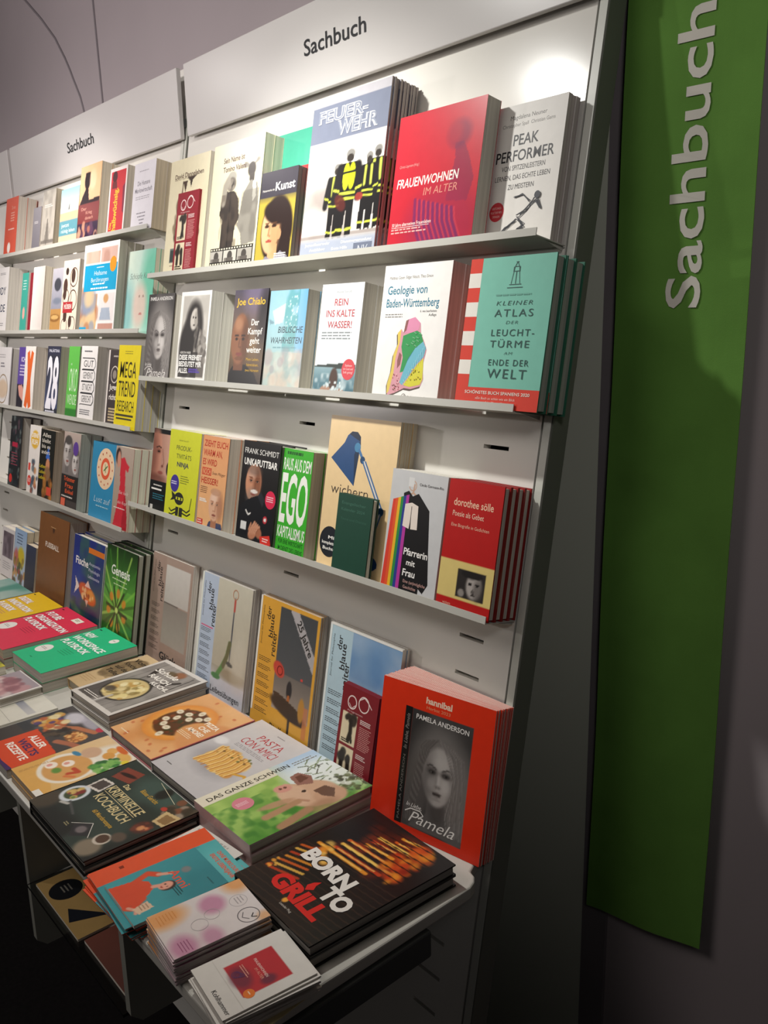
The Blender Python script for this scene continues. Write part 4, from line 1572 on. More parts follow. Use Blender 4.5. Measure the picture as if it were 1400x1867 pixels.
S(e_two, MG, 'pale blue edged journal with a long handled tool photo', G4, -1.712, None, .023, .213, .277, .0056, 4, 'm', '#c9c4b2',
  copylabel='spare copy behind the long handled tool journal', cell=.0026, edge='#cfcbd0', pages='#b5aeae')


def e_three(c):
    c.rect(0, .8, 1, 1, '#dba23c')
    reiter(c, '#dba23c', '#3a2f20')
    c.vrect(.0, 0, .03, .9, '#e6e2d6')
    c.grad(.0, .6, '#46484a', '#55575a', 1, box=(.36, .03, .96, .78))
    c.grad(.5, .8, '#6d6660', '#9b8f84', 1, box=(.36, .52, .96, .8))
    c.rect(.36, .78, .96, .8, '#a3978c')
    c.poly([(.52, .03), (.66, .03), (.96, .3), (.96, .43)], '#b0abac')
    c.text('25 Jahre', .6, .97, .17, .225, '#3a3836', .02, ang=50)
    c.ell(.42, .5, .1, .055, '#c9483a', 1, .2, 25)
    c.ring(.44, .505, .05, .25, '#8f2c26')
    c.ell(.62, .62, .045, .07, '#26262a', 1, .2)
    c.line([(.62, .67), (.62, .71)], .02, '#b0642f')
    c.ell(.8, .5, .018, .01, '#d8483f')
    c.poly([(.36, .67), (.5, .68), (.72, .72), (.88, .76), (.88, .84), (.7, .84), (.5, .78), (.38, .71)], '#463426')
    c.ell(.62, .77, .3, .06, '#3a2c22', 1, .25, 10)
    c.ell(.84, .72, .05, .09, '#b9863c', 1, .3)
    c.line([(.66, .8), (.66, .93)], .018, '#352a24')
    c.rect(.88, .68, .95, .92, '#c9774a', .7)
    c.text('Die Kunst', .36, .72, .925, .975, '#2a2a2c', .005)


S(e_three, MG, 'orange edged journal with a dark photo of a boat-like sculpture', G4, -1.466, None, .023, .208, .277, .0056, 4, 'm', '#dba23c',
  copylabel='spare copy behind the orange edged journal', cell=.0024, edge='#a9a4a6', pages='#9b9798')


def e_four(c):
    reiter(c, '#b4cdd8')
    c.grad(0, .8, '#8fabc9', '#5d86b5', 1, box=(.34, 0, 1, 1))
    c.noise(4, '#b9c6d2', .7, 6, (.34, 0, 1, 1), .5)
    c.noise(3, '#4a7bb0', .5, 9, (.34, 0, 1, 1), .6)
    c.vrect(.0, 0, .03, 1, '#e0e8e6')
    c.vrect(0, 0, 1, .012, '#e8e6e0')


S(e_four, MG, 'sky blue journal with a cloud photo beside the red catalogues', G4, -1.229, None, .021, .203, .277, .0065, 3, 'm', '#8fabc9',
  copylabel='spare copy behind the sky blue journal', cell=.003, edge='#d9d6d0', pages='#d9d4cb')
S(a_leaf, LF, 'dark red programme leaflet leaning on the sky blue journal', G4, -1.153, None, .043, .1, .187, .002, 5, 'l', '#7d1b25', cell=.0018,
  copylabel='dark red leaflet behind the one leaning on the sky blue journal', edge='#7a2028', tilt=.03)


def e_cat(c):
    c.grad(0, 1, '#e0361a', '#d42f16', 1)
    c.text('hannibal', .41, .64, .055, .095, '#f0d2b8', .035)
    c.text('Herbst 2023', .42, .63, .112, .132, '#e59a72')
    c2 = Cover(.58, .78, .0085, '#333333')
    pam(c2)
    x0, y0, x1, y1 = .30, .155, .84, .94
    sx, sy = np.clip((c.X - x0) / (x1 - x0), 0, 1), np.clip((c.Y - y0) / (y1 - y0), 0, 1)
    i = np.minimum((sy * c2.ny), c2.ny - 1e-6)
    j = np.minimum((sx * c2.nx), c2.nx - 1e-6)
    i0, j0 = i.astype(int), j.astype(int)
    fi, fj = (i - i0)[..., None], (j - j0)[..., None]
    g = c2.img
    v = (g[i0, j0] * (1 - fi) + g[i0 + 1, j0] * fi) * (1 - fj) + (g[i0, j0 + 1] * (1 - fi) + g[i0 + 1, j0 + 1] * fi) * fj
    m = ((c.X > x0) & (c.X < x1) & (c.Y > y0) & (c.Y < y1))[..., None]
    c.img = np.where(m, v * .85, c.img)
    c.vrect(.235, .15, .3, .945, '#1b1a1a')
    c.text('PAMELA ANDERSON', .256, .276, .48, .92, '#77726d', rot=90)
    c.text('In Liebe, Pamela', .25, .28, .2, .44, '#8d8883', 0, .3, rot=90)
    for p, f, k in c2.vec:
        q = p.copy()
        q[:, 0] = x0 + p[:, 0] * (x1 - x0)
        q[:, 1] = y0 + p[:, 1] * (y1 - y0)
        c.vec.append((q, f, k))


S(e_cat, 'catalogue', 'front red publisher catalogue with a grey blonde portrait', G4, -1.011, None, .066, .225, .250, .0029, 22, 'm', '#d0301a',
  copylabel='red catalogue in the thick pile behind the front one', cell=.0017, gloss=True, edge='#b02a1c', spine='#b02a1c', pages='#f2ece0', jit=.0014, fan=.015, taper=.55, yaw=.0029 * .55 / .226)

# ================================================================ middle stand
H1 = 'books on the top ledge of the middle stand'
H2 = 'books on the second ledge of the middle stand'
H3 = 'books on the third ledge of the middle stand'
H4 = 'books on the lowest ledge of the middle stand'
H5 = 'books standing on the far table'
FC = 0.0034


def g_red(c):
    c.text('Die neue', .5, .8, .14, .2, '#e8a48f', 0)
    c.bars(.45, .85, .25, .42, 4, '#e8a48f', 3, .5)
    c.ell(.42, .84, .13, .09, '#efe6dc', 1, .2)
    c.bars(.3, .8, .52, .56, 1, '#efcabb', 2, .5)


S(g_red, PB, 'coral red paperback with a white oval, first on its ledge', H1, -3.165, L1, .066, .118, .198, .0325, 2, 'p', '#d2573f',
  copylabel='spare copy behind the coral red paperback', cell=FC, edge='#d8735c', pages='#c4b7a8')


def g_grey(c):
    c.grad(0, 1, '#8f8b90', '#6f6b72', 1)
    c.bars(.2, .8, .3, .36, 2, '#d8d4d2', 3, .5)


S(g_grey, PB, 'low grey paperback beside the bare winter tree paperback', H1, -2.94, L1, .05, .07, .148, .024, 2, 'p', '#7f7b82',
  copylabel='spare copy behind the low grey paperback', cell=FC, edge='#c9c2bd', pages='#c9bfb2')


def g_wood(c):
    c.grad(0, 1, '#8f8a80', '#a9a196', 1)
    c.noise(6, '#c2bbae', .5, 3)
    c.bars(.15, .85, .24, .3, 2, '#d8d2c8', 4, .5)
    c.line([(.45, .5), (.43, .9)], .03, '#4a443e')
    c.poly([(.45, .45), (.65, .85), (.25, .85)], '#6a645c', .7)
    c.rect(0, .84, 1, .9, '#5d5750', .7)


S(g_wood, PB, 'misty grey paperback with a bare winter tree', H1, -2.812, L1, .066, .104, .181, .0325, 2, 'p', '#9a9489',
  copylabel='spare copy behind the bare winter tree paperback', cell=FC, edge='#b9b0a4', pages='#bfb596')


def g_beach(c):
    c.grad(0, .45, '#8fc0d0', '#e9dcc4', 1)
    c.grad(.4, 1, '#d9b48f', '#e3c3a0', 1, box=(0, .42, 1, 1))
    c.line([(.5, .28), (.49, .36)], .02, '#3a3a40')
    c.rect(0, .56, 1, .82, '#5b94a0')
    c.text('jetzt', .12, .55, .6, .66, '#d8e6e6', .01)
    c.text('richtig leben', .12, .88, .7, .76, '#d8e6e6', .01)
    c.ell(.4, .96, .14, .04, '#6d4a38')


S(g_beach, PB, 'beach toned paperback with a teal title bar', H1, -2.679, L1, .060, .139, .170, .029, 2, 'p', '#d9b48f',
  copylabel='spare copy behind the teal barred beach paperback', cell=FC, edge='#d9c2a4', pages='#d0c4a8')


def g_man(c):
    c.grad(0, .6, '#e6b98a', '#dba676', 1)
    c.ell(.36, .2, .14, .11, '#26161c', 1, .15)
    c.rect(.24, .09, .48, .19, '#26161c')
    c.ell(.62, .2, .16, .13, '#f0c9a0', .8, .5)
    c.poly([(.3, .3), (.42, .3), (.48, .46), (.98, .44), (1, .58), (0, .6), (.02, .5)], '#2a1a22')
    c.rect(0, .5, 1, .76, '#7a2f2f')
    c.text('Der', .14, .4, .545, .585, '#d09a86', .01)
    c.text('Krieg', .38, .68, .6, .64, '#d09a86', .01)
    c.text('danach', .36, .74, .67, .71, '#d09a86', .01)
    c.rect(0, .76, 1, 1, '#33203a')
    c.blobs(26, (.05, .78, .95, .98), .07, ['#b9705a', '#5d3a52', '#d09a7a', '#241626'], 4, .8)


S(g_man, PB, 'paperback with a man in dark silhouette on orange', H1, -2.522, L1, .066, .144, .213, .0325, 2, 'p', '#e6b98a',
  copylabel='spare copy behind the man in silhouette paperback', cell=.003, gloss=True, edge='#c9a47a', pages='#d8ccb0')


def g_kalt(c):
    c.vrect(0, 0, 1, 1, '#efe6e0')
    c.vrect(.08, .05, .93, .99, '#c92a34')
    c.vell(.3, .13, .14, '#4a1f24')
    c.vpoly([(.18, .2), (.42, .2), (.46, .3), (.16, .3)], '#6b2228')
    c.text('halbwüchsig.', .3, .52, .3, .93, '#e8c22c', .03, rot=90)
    c.text('Das', .14, .26, .8, .9, '#e8c22c', .03, rot=90)
    c.vpoly([(.8, .3), (.93, .25), (.93, .7), (.84, .66)], '#7d1f3a')


S(g_kalt, PB, 'red paperback with bold yellow upright lettering', H1, -2.316, L1, .066, .106, .179, .0325, 2, 'p', '#c92a34',
  copylabel='spare copy behind the yellow lettered red paperback', cell=.01, edge='#e3d9d0', pages='#cfc4b0')


def g_hum(c):
    c.bars(.25, .8, .12, .15, 1, '#a9a4aa', 3, .5)
    c.text('Die Humane', .2, .78, .27, .335, '#77727c', .005)
    c.text('Marktwirtschaft', .1, .9, .375, .44, '#77727c', .005)
    c.bars(.15, .9, .5, .56, 2, '#a9a4aa', 5, .4)
    for i, (a, b) in enumerate(((.25, .78), (.3, .74), (.38, .66), (.42, .62))):
        c.bars(a, b, .74 + i * .05, .765 + i * .05, 1, '#8d8890', 8 + i, .7)


S(g_hum, PB, 'plain off white thick paperback at the end of the top ledge', H1, -2.162, L1, .068, .119, .169, .033, 2, 'p', '#dfdbe0',
  copylabel='spare copy behind the plain off white paperback', cell=.01, edge='#d8d2cc', pages='#c4ae88')

# second ledge


def h_body(c):
    c.bars(.5, .9, .08, .12, 2, '#8d8a8c', 3, .5)
    c.text('BODY', .3, .88, .3, .41, '#2f3a52', .01)
    c.text('CODE', .3, .88, .56, .67, '#2f3a52', .01)
    c.bars(.4, .9, .84, .9, 2, '#8d8a8c', 5, .4)


S(h_body, PB, 'white paperback with two lines of navy capitals', H2, -3.268, L2, .066, .178, .226, .0325, 2, 'p', '#e6e2de',
  copylabel='spare copy behind the navy capitals paperback', cell=.01, edge='#ddd8d2', pages='#b9b4aa')


def h_teal(c):
    c.bars(.2, .85, .12, .3, 4, '#bfe0d6', 3, .4)
    c.ell(.5, .66, .2, .1, '#e0a79a')


S(h_teal, PB, 'narrow teal paperback on the second ledge', H2, -2.970, L2, .060, .058, .198, .03, 1, 'p', '#3fa391', cell=FC, edge='#cfd8d0')
S(lambda c: c.noise(3, '#7d1524', .4, 3), HB, 'deep red slim hardback beside the narrow teal paperback', H2, -2.908, L2, .056, .045, .197, .018, 1, 'h', '#8f1a2a', cell=FC, edge='#8f1a2a')
S(lambda c: c.grad(0, 1, '#e9e3dc', '#cfc6be', 1, True), PB, 'blank white paperback turned beside the red hardback', H2, -2.858, L2, .064, .10, .21, .0205, 3, 'p', '#e3ddd6',
  copylabel='spare copy behind the blank white paperback', cell=FC, edge='#dcd2c2', pages='#e6dcc2')


def h_zen(c):
    c.grad(0, .62, '#b9b6bd', '#8f8f9c', 1)
    c.ell(.5, .25, .3, .1, '#3f4048', 1, .2)
    c.ell(.52, .5, .36, .05, '#6d7686', .8, .6)
    c.rect(0, .62, 1, 1, '#b98a4c')
    c.ell(.4, .76, .46, .06, '#8a5d2c', 1, .3)
    c.ell(.4, .75, .34, .035, '#d0a866', 1, .3)


S(h_zen, PB, 'paperback with a dark pebble over sand coloured rings', H2, -2.700, L2, .060, .09, .197, .029, 2, 'p', '#b9b6bd',
  copylabel='spare copy behind the pebble paperback', cell=.003, edge='#c9beac', pages='#d9cfba')


def h_pat(c):
    for x, y, r in ((.7, .24, .24), (.25, .5, .2), (.7, .55, .26), (.25, .9, .2), (.75, .88, .2)):
        c.ring(x, y, r, .12, '#4a3229')
    for x, y, r in ((.66, .22, .12), (.2, .35, .13), (.18, .46, .1), (.28, .76, .11), (.62, .84, .1)):
        c.vell(x, y, r, '#4a3229', r * .8)
    c.vell(.26, .15, .09, '#3a2a24')
    c.vline([(.5, .3), (.62, .52), (.5, .62)], .01, '#4a3229')
    c.vrect(.12, .57, .72, .72, '#b02a30')
    c.text('MÜSSEN', .2, .66, .605, .665, '#f0d8cf', .03)
    c.text('SINNE', .4, .68, .945, .98, '#3a2a24', .03)


S(h_pat, PB, 'cream paperback with brown circles and a red label', H2, -2.600, L2, .066, .119, .213, .0325, 2, 'p', '#edd9c4',
  copylabel='spare copy behind the brown circles paperback', cell=.01, edge='#e3d6c4', pages='#b9ad9c')


def h_heil(c):
    c.rect(.06, .075, .48, .22, '#cfa08a')
    c.noise(6, '#e6c7b4', .7, 4, (.06, .075, .48, .22))
    c.rect(.51, .06, .95, .215, '#c49a8a')
    c.noise(6, '#e0c0b2', .7, 6, (.51, .06, .95, .215))
    c.vrect(.05, .235, .98, .53, '#1fa3cf')
    c.vell(.86, .25, .09, '#e39a2c')
    c.bars(.4, .66, .262, .275, 1, '#e9f4f6', 3, .8)
    c.text('Heilsame', .34, .7, .305, .355, '#e9f4f6', -.005)
    c.text('Berührungen', .26, .76, .38, .43, '#e9f4f6', -.005)
    c.bars(.32, .7, .445, .465, 1, '#e9f4f6', 5, .8)
    c.bars(.26, .78, .492, .512, 1, '#e9f4f6', 6, .9)
    c.rect(.05, .56, .48, .97, '#cf9a66')
    c.blobs(30, (.06, .57, .47, .96), .12, ['#d9b06a', '#b97a56', '#e3c79a', '#8f9ab0'], 5, .7)
    c.rect(.53, .56, .97, .87, '#e6e0dc')
    c.ell(.73, .62, .07, .05, '#d0a06c', 1, .2)
    c.poly([(.62, .72), (.84, .72), (.9, .86), (.58, .86)], '#a9b4c2')
    c.rect(.55, .9, .97, 1, '#c49484')
    c.rect(0, .93, .2, 1, '#1fa3cf')


S(h_heil, PB, 'large white paperback with a bright blue panel and orange dot', H2, -2.446, L2, .068, .230, .245, .0225, 3, 'p', '#f2efea',
  copylabel='spare copy behind the bright blue panel paperback', cell=.003, gloss=True, edge='#e3ded6', pages='#a3a08c')


def h_kraft(c):
    c.grad(0, 1, '#cfdccb', '#a9cfc4', 1, True)
    c.ell(.9, .4, .35, .5, '#4fb38f', .7, .8)
    c.ell(.05, .75, .25, .4, '#5fa8ad', .6, .9)
    c.ell(.55, .66, .25, .26, '#d8bfb0', .9, .6)
    c.ell(.52, .55, .03, .012, '#8d7468')
    c.ell(.66, .55, .03, .012, '#8d7468')
    c.ell(.6, .76, .06, .014, '#b97a72')
    c.text('Schöpfe Kraft', .12, .92, .27, .34, '#5d6660', -.01, .2)


S(h_kraft, PB, 'mint washed paperback with a pale face and script title', H2, -2.205, L2, .045, .155, .216, .0145, 3, 'p', '#b9d6c8',
  copylabel='spare copy behind the mint washed paperback', cell=.003, edge='#7fae96', pages='#d6d2b4')

# third ledge


def i_white(c):
    c.bars(.3, .75, .12, .2, 2, '#a9a4a4', 3, .4)
    c.bars(.4, .66, .26, .36, 2, '#77727a', 4, .5)
    c.ell(.6, .7, .3, .16, '#d0b79c', .9, .3)
    c.ring(.6, .7, .3, .08, '#9a8468')


S(i_white, HB, 'shiny white book with a beige oval, first on its ledge', H3, -3.178, L3, .066, .168, .203, .0325, 2, 'h', '#dedad8',
  copylabel='spare copy behind the beige oval book', cell=.004, gloss=True, edge='#c9c6c4', pages='#9c9892')


def i_purp(c):
    c.rect(0, .6, 1, 1, '#26222c')
    c.text('ICH', .3, .75, .16, .23, '#d8cfe6', .03)
    c.bars(.2, .9, .28, .48, 4, '#c9bedc', 4, .5)
    c.poly([(.1, .62), (.5, .6), (.9, .72), (.7, .86), (.3, .78)], '#d99a8c')


S(i_purp, PB, 'purple paperback with a pink hand', H3, -2.967, L3, .055, .085, .206, .026, 2, 'p', '#5a4494',
  copylabel='spare copy behind the purple paperback', cell=.003, edge='#8d84a4')


def i_orange(c):
    c.vpoly([(.2, .1), (.42, .06), (.5, .2), (.6, .06), (.82, .1), (.7, .36), (.66, .5), (.7, .66), (.84, .92), (.6, .96), (.5, .86), (.4, .96), (.16, .92), (.3, .66), (.34, .5), (.3, .36)], '#e0662c')


S(i_orange, PB, 'white paperback with a bold orange cross shape', H3, -2.874, L3, .066, .092, .208, .0325, 2, 'p', '#eae4dc',
  copylabel='spare copy behind the orange cross paperback', cell=.01, edge='#ddd2c4', pages='#bdb0a0')


def i_28(c):
    c.rect(0, 0, 1, .13, '#2f3144')
    c.grad(.3, 1, '#30323f', '#4a5478', 1, box=(0, .13, 1, .9))
    c.text('PALÄSTINA', .12, .9, .045, .085, '#c9cad6', .02)
    c.text('28', .08, .94, .18, .88, '#eceaf0', .03)
    c.rect(0, .9, 1, 1, '#2a2c38')
    c.bars(.1, .9, .93, .97, 1, '#d0d0da', 5, .6)


S(i_28, PB, 'dark paperback with a giant white number', H3, -2.680, L3, .066, .106, .210, .0325, 2, 'p', '#30323f',
  copylabel='spare copy behind the giant number paperback', cell=.004, edge='#55565f', pages='#aeb08c')


def i_green(c):
    c.text('ÖKO', .2, .9, .3, .62, '#dff0d2', -.01)
    c.text('WENDE', .12, .95, .66, .8, '#dff0d2', -.01)
    c.rect(0, .86, 1, 1, '#2f7d2c')


S(i_green, PB, 'leaf green paperback on the third ledge', H3, -2.515, L3, .064, .08, .211, .031, 2, 'p', '#5fb84a',
  copylabel='spare copy behind the leaf green paperback', cell=.004, edge='#2f6b2a', pages='#4a7d3a')


def i_gut(c):
    k = '#2c2c2e'
    for s, y in (('GUT', .19), ('GEMEINT', .345), ('IST NICHT', .50), ('GERECHT', .655)):
        c.text(s, .2, .8, y, y + .085, k, .0)
    for y in (.16, .315, .47, .625):
        c.vline([(.1, y), (.84, y), (.93, y + .05), (.93, y + .1), (.84, y + .145)], .012, k)
        c.vline([(.84, y + .145), (.16, y + .145), (.1, y + .155)], .008, k)
    c.bars(.2, .8, .06, .085, 1, '#77777a', 3, .7)
    c.bars(.14, .86, .84, .92, 3, '#77777a', 5, .4)


S(i_gut, PB, 'white paperback with black winding line capitals', H3, -2.418, L3, .066, .111, .213, .0325, 2, 'p', '#ebe7e3',
  copylabel='spare copy behind the winding line paperback', cell=.01, edge='#e0dad4', pages='#b4aca4')


def i_black(c):
    c.vrect(0, 0, .1, 1, '#dcd4cc')
    c.bars(.35, .75, .07, .1, 1, '#b9b0aa', 3, .7)
    c.ring(.5, .32, .26, .14, '#c9bfb4')
    c.vell(.5, .32, .13, '#8d8278')
    c.text('Jugend-', .2, .97, .45, .52, '#e3dcd2', .02)
    c.text('richter', .22, .92, .58, .65, '#e3dcd2', .02)
    c.bars(.25, .8, .76, .95, 5, '#c9b48c', 5, .6)


S(i_black, PB, 'dark brown paperback with a ring emblem', H3, -2.257, L3, .055, .09, .205, .026, 2, 'p', '#3a3030',
  copylabel='spare copy behind the ring emblem paperback', cell=.01, edge='#3a3030')


def i_mega(c):
    k = '#3a3416'
    c.bars(.3, .75, .07, .12, 2, '#8d8426', 3, .4)
    c.text('MEGA', .12, .87, .2, .385, k, .005)
    c.text('TREND', .1, .88, .43, .61, k, .005)
    c.text('RESEARCH', .1, .87, .665, .79, k, .005)
    c.vrect(.06, .825, .88, .85, '#4a4430')
    c.vrect(.1, .87, .82, .89, '#4a4430')
    c.bars(.4, .6, .955, .965, 1, '#8d8426', 3, .8)


S(i_mega, PB, 'bright yellow paperback with tall dark capitals about trends', H3, -2.166, L3, .068, .127, .217, .0225, 3, 'p', '#e3cf25',
  copylabel='spare copy behind the bright yellow trend paperback', cell=.01, gloss=True, edge='#d9c422', pages='#8f8c84')

# lowest ledge


def j_dark(c):
    c.blobs(60, (0, 0, 1, 1), .08, ['#3f4a4a', '#55424a', '#6b7370', '#2a3236'], 4, .8)
    c.rect(.2, .36, .7, .43, '#b02a44')
    c.bars(.2, .8, .5, .7, 5, '#8f4452', 4, .4)
    c.vell(.25, .87, .14, '#d03a34')


S(j_dark, HB, 'dark floral hardback with a small red dot', H4, -2.962, L4, .066, .105, .239, .0325, 2, 'h', '#26282a',
  copylabel='spare copy behind the dark floral hardback', cell=.003, gloss=True, edge='#3a3434', pages='#8f8a86')


def j_yel(c):
    c.ell(.5, .2, .36, .13, '#e0b03a', 1, .2)
    c.text('DEINE', .2, .78, .11, .17, '#f6efe0', .03)
    c.text('RUH', .24, .74, .2, .27, '#f6efe0', .03)
    c.rect(.04, .55, .24, .65, '#d9483c')
    c.blobs(20, (.4, .5, .9, .95), .09, ['#8f4a3a', '#3f4a58', '#c98a5a', '#5d6a70'], 5, .8)
    c.vell(.2, .8, .17, '#d9483c')
    c.bars(.08, .32, .77, .83, 3, '#f3d8cf', 6, .5)


S(j_yel, PB, 'white paperback with yellow bubble lettering', H4, -2.787, L4, .064, .098, .222, .031, 2, 'p', '#e6dfd8',
  copylabel='spare copy behind the yellow bubble lettering paperback', cell=.003, edge='#ddd2c6')


def j_elf(c):
    for y in (.05, .13, .21, .29):
        c.text(('Alles', 'bleibt', 'bis es', 'anders')[int(y * 12.6)], .12, .7, y, y + .055, '#d9d2c4', .01)
    c.poly([(.42, .4), (.6, .22), (.72, .42)], '#3f6cc0')
    c.ell(.6, .5, .14, .1, '#c98a66', 1, .2)
    c.ell(.6, .62, .22, .1, '#8d6a4a', 1, .3)
    for y in (.5, .58, .66):
        c.text('Leben', .05, .48, y, y + .05, '#c9b42c', .01)
    c.blobs(16, (.4, .68, .95, .98), .1, ['#8f5a2c', '#b97a3a', '#5a3a20'], 5, .8)
    c.rect(.64, .8, .95, .92, '#d9513c')


S(j_elf, PB, 'black paperback with a blue pointed hat', H4, -2.685, L4, .066, .12, .217, .0325, 2, 'p', '#20211d',
  copylabel='spare copy behind the blue pointed hat paperback', cell=.0028, gloss=True, edge='#9a7d5c', pages='#a08464')


def j_wom(c):
    c.grad(0, .55, '#b9a79c', '#77706d', 1)
    face(c, .28, .27, .24, '#b9b2ad', '#6d6764', '#4a4542', 'short')
    face(c, .78, .38, .2, '#c4beb9', '#7d7673', '#5d5753', 'short')
    c.vell(.74, .2, .16, '#5a3a8c', .09)
    c.rect(0, .56, 1, 1, '#25211f')
    c.text('Trümmer', .16, .82, .58, .635, '#d9572c', .02)
    c.text('Frau', .26, .72, .665, .72, '#d9572c', .02)
    c.text('Enkel', .28, .76, .745, .795, '#d9572c', .02)
    c.bars(.08, .92, .83, .86, 1, '#d9d2ca', 4, .6)
    c.rect(.05, .87, .32, .97, '#e0694c')
    c.noise(6, '#5d5450', .6, 5, (.35, .88, 1, 1))


S(j_wom, PB, 'paperback with two grey smiling faces and purple oval', H4, -2.497, L4, .066, .123, .225, .0325, 2, 'p', '#77706d',
  copylabel='spare copy behind the two grey faces paperback', cell=.0028, edge='#2f2a28', pages='#8f9c90')


def j_blue(c):
    c.vell(.58, .33, .36, '#e8c9a4')
    c.vell(.58, .33, .19, '#dd5a36')
    c.vell(.58, .33, .12, '#e8d0a8')
    for i in range(12):
        a = i * .5236
        c.vell(.58 + .28 * math.cos(a), .33 + .28 * c.ar * math.sin(a), .02, '#b9563c', n=8)
    c.vline([(.52, .36), (.66, .29)], .012, '#3f7a3a')
    c.vline([(.56, .27), (.6, .38)], .008, '#3f7a3a')
    c.text('Lust auf', .2, .88, .7, .78, '#cfe6ee', -.014, .2)
    c.bars(.3, .95, .82, .84, 1, '#a9d0dd', 3, .7)


S(j_blue, HB, 'blue book with a red and cream plate', H4, -2.324, L4, .050, .158, .214, .0245, 2, 'h', '#2a86b0',
  copylabel='spare copy behind the blue plate book', cell=.01, edge='#2a7aa0')


def j_dress(c):
    c.grad(0, 1, '#b3a193', '#a8917f', 1)
    c.ell(.16, .12, .15, .1, '#3a2a26', 1, .2)
    c.ell(.2, .16, .1, .1, '#c98f78', 1, .3)
    c.poly([(.32, .14), (.5, .12), (.62, .18), (.8, .22), (.74, .3), (.6, .26), (.66, .5), (.86, .8), (.92, 1), (.1, 1), (.28, .7), (.36, .45), (.3, .3)], '#c9303c')
    c.poly([(.66, .5), (.86, .8), (.92, 1), (.6, 1)], '#a3202c', .8)
    c.text('Sie hält', .32, .86, .53, .57, '#f0dcd6', -.014, .3)
    c.text('den Kopf', .3, .84, .65, .69, '#f0dcd6', -.014, .3)
    c.bars(.1, .9, .74, .755, 1, '#f0dcd6', 3, .8)


S(j_dress, PB, 'paperback with a woman in a red dress', H4, -2.138, L4, .066, .106, .216, .0205, 3, 'p', '#b3a193',
  copylabel='spare copy behind the red dress paperback', cell=.0028, gloss=True, edge='#a8323a', pages='#cfcdb0')

# standing on the far table


def k_brown(c):
    c.ell(.5, .16, .03, .035, '#3f2818', .9, .3)
    c.bars(.4, .62, .125, .14, 1, '#c9a070', 3, .6)
    c.text('FUSSBALL', .25, .72, .315, .37, '#e0d2c4', .03)


S(k_brown, HB, 'tall brown leather bound book on the far table', H5, -2.653, None, .061, .232, .271, .060, 1, 'h', '#80522a', cell=.006,
  edge='#7a4d28', spine='#6d4422', pages='#877c70', leather=True)


def k_fisch(c):
    c.grad(0, 1, '#2a3680', '#26304a', 1)
    c.noise(5, '#3f6a5a', .7, 4, (.2, 0, 1, 1), .55)
    c.ell(.1, .5, .3, .3, '#2f3f9c', .7, .8)
    c.vrect(.5, .085, 1, .145, '#d8782c')
    c.text('Fische', .1, .52, .235, .315, '#f0eeea', .02)
    for s, y in (('Anatomie', .24), ('Physiologie', .31), ('Lebensweise', .38)):
        c.text(s, .54, .9, y, y + .035, '#c9cce0')
    c.ell(.55, .6, .3, .095, '#c9572c', 1, .2, 12)
    c.ell(.65, .6, .14, .06, '#e0a040', .8, .6)
    c.poly([(.28, .56), (.12, .46), (.16, .56), (.12, .66)], '#e3d6cf')
    c.poly([(.45, .53), (.55, .45), (.66, .53)], '#e6c4b4')
    c.blobs(14, (.4, .56, .75, .66), .03, ['#e9c48a', '#8f3420'], 5, .8)
    c.poly([(.5, .67), (.56, .74), (.6, .67)], '#e3b4a4')
    c.ell(.3, .86, .4, .05, '#6d8a5a', .7, .8, 20)
    c.noise(7, '#2a4a3a', .5, 8, (0, .7, 1, 1))


S(k_fisch, HB, 'deep blue book with an orange striped fish', H5, -2.366, None, .065, .207, .255, .0315, 2, 'h', '#2a3680',
  copylabel='spare copy behind the blue fish book', cell=.0026, gloss=True, edge='#d8d6d2', spine='#2a3680', pages='#d6d2c8')


def k_gen(c):
    c.grad(0, .4, '#1f3a18', '#4f9438', 1)
    c.grad(.4, 1, '#5fa83f', '#27501f', 1, box=(0, .4, 1, 1))
    for i in range(22):
        a = i * .2856
        c.line([(.46, .62), (.46 + .85 * math.cos(a), .62 + .62 * math.sin(a))], .022, ['#7fc04a', '#2a5a20', '#a9d060', '#3f7d2c'][i % 4], .75)
    for i in range(7):
        a = i * .9 + .3
        c.ell(.46 + .26 * math.cos(a), .62 + .17 * math.sin(a), .07, .04, '#d8862c', .9, .4, a * 57)
    for i in range(6):
        a = i * 1.05 + .1
        c.line([(.46, .62), (.46 + .34 * math.cos(a), .62 + .24 * math.sin(a))], .022, '#1f3016', .85)
    c.ell(.46, .62, .05, .03, '#c9dc7a', 1, .4)
    c.text('Genesis', .2, .8, .185, .275, '#eef0e4', .018)
    c.bars(.25, .85, .31, .33, 1, '#c9dcae', 4, .6)
    c.bars(.3, .8, .36, .375, 1, '#c9dcae', 5, .6)


S(k_gen, HB, 'black edged book with a burst of green leaves', H5, -2.152, None, .062, .183, .267, .0203, 3, 'h', '#4f9438',
  copylabel='spare copy behind the green leaves book', cell=.0026, gloss=True, edge='#101410', spine='#101410', pages='#6d7a60')


def k_gray(c):
    c.rect(.1, .08, .95, .6, '#5d5258')
    c.noise(6, '#8d8088', .6, 3, (.1, .08, .95, .6))
    c.bars(.2, .85, .7, .88, 4, '#8d8a8c', 4, .35)


S(k_gray, PB, 'pale paperback with a dusky photo on the far table', H5, -3.024, None, .050, .124, .167, .024, 2, 'p', '#d0cac8',
  copylabel='spare copy behind the dusky photo paperback', cell=.003, edge='#d9d2ca')


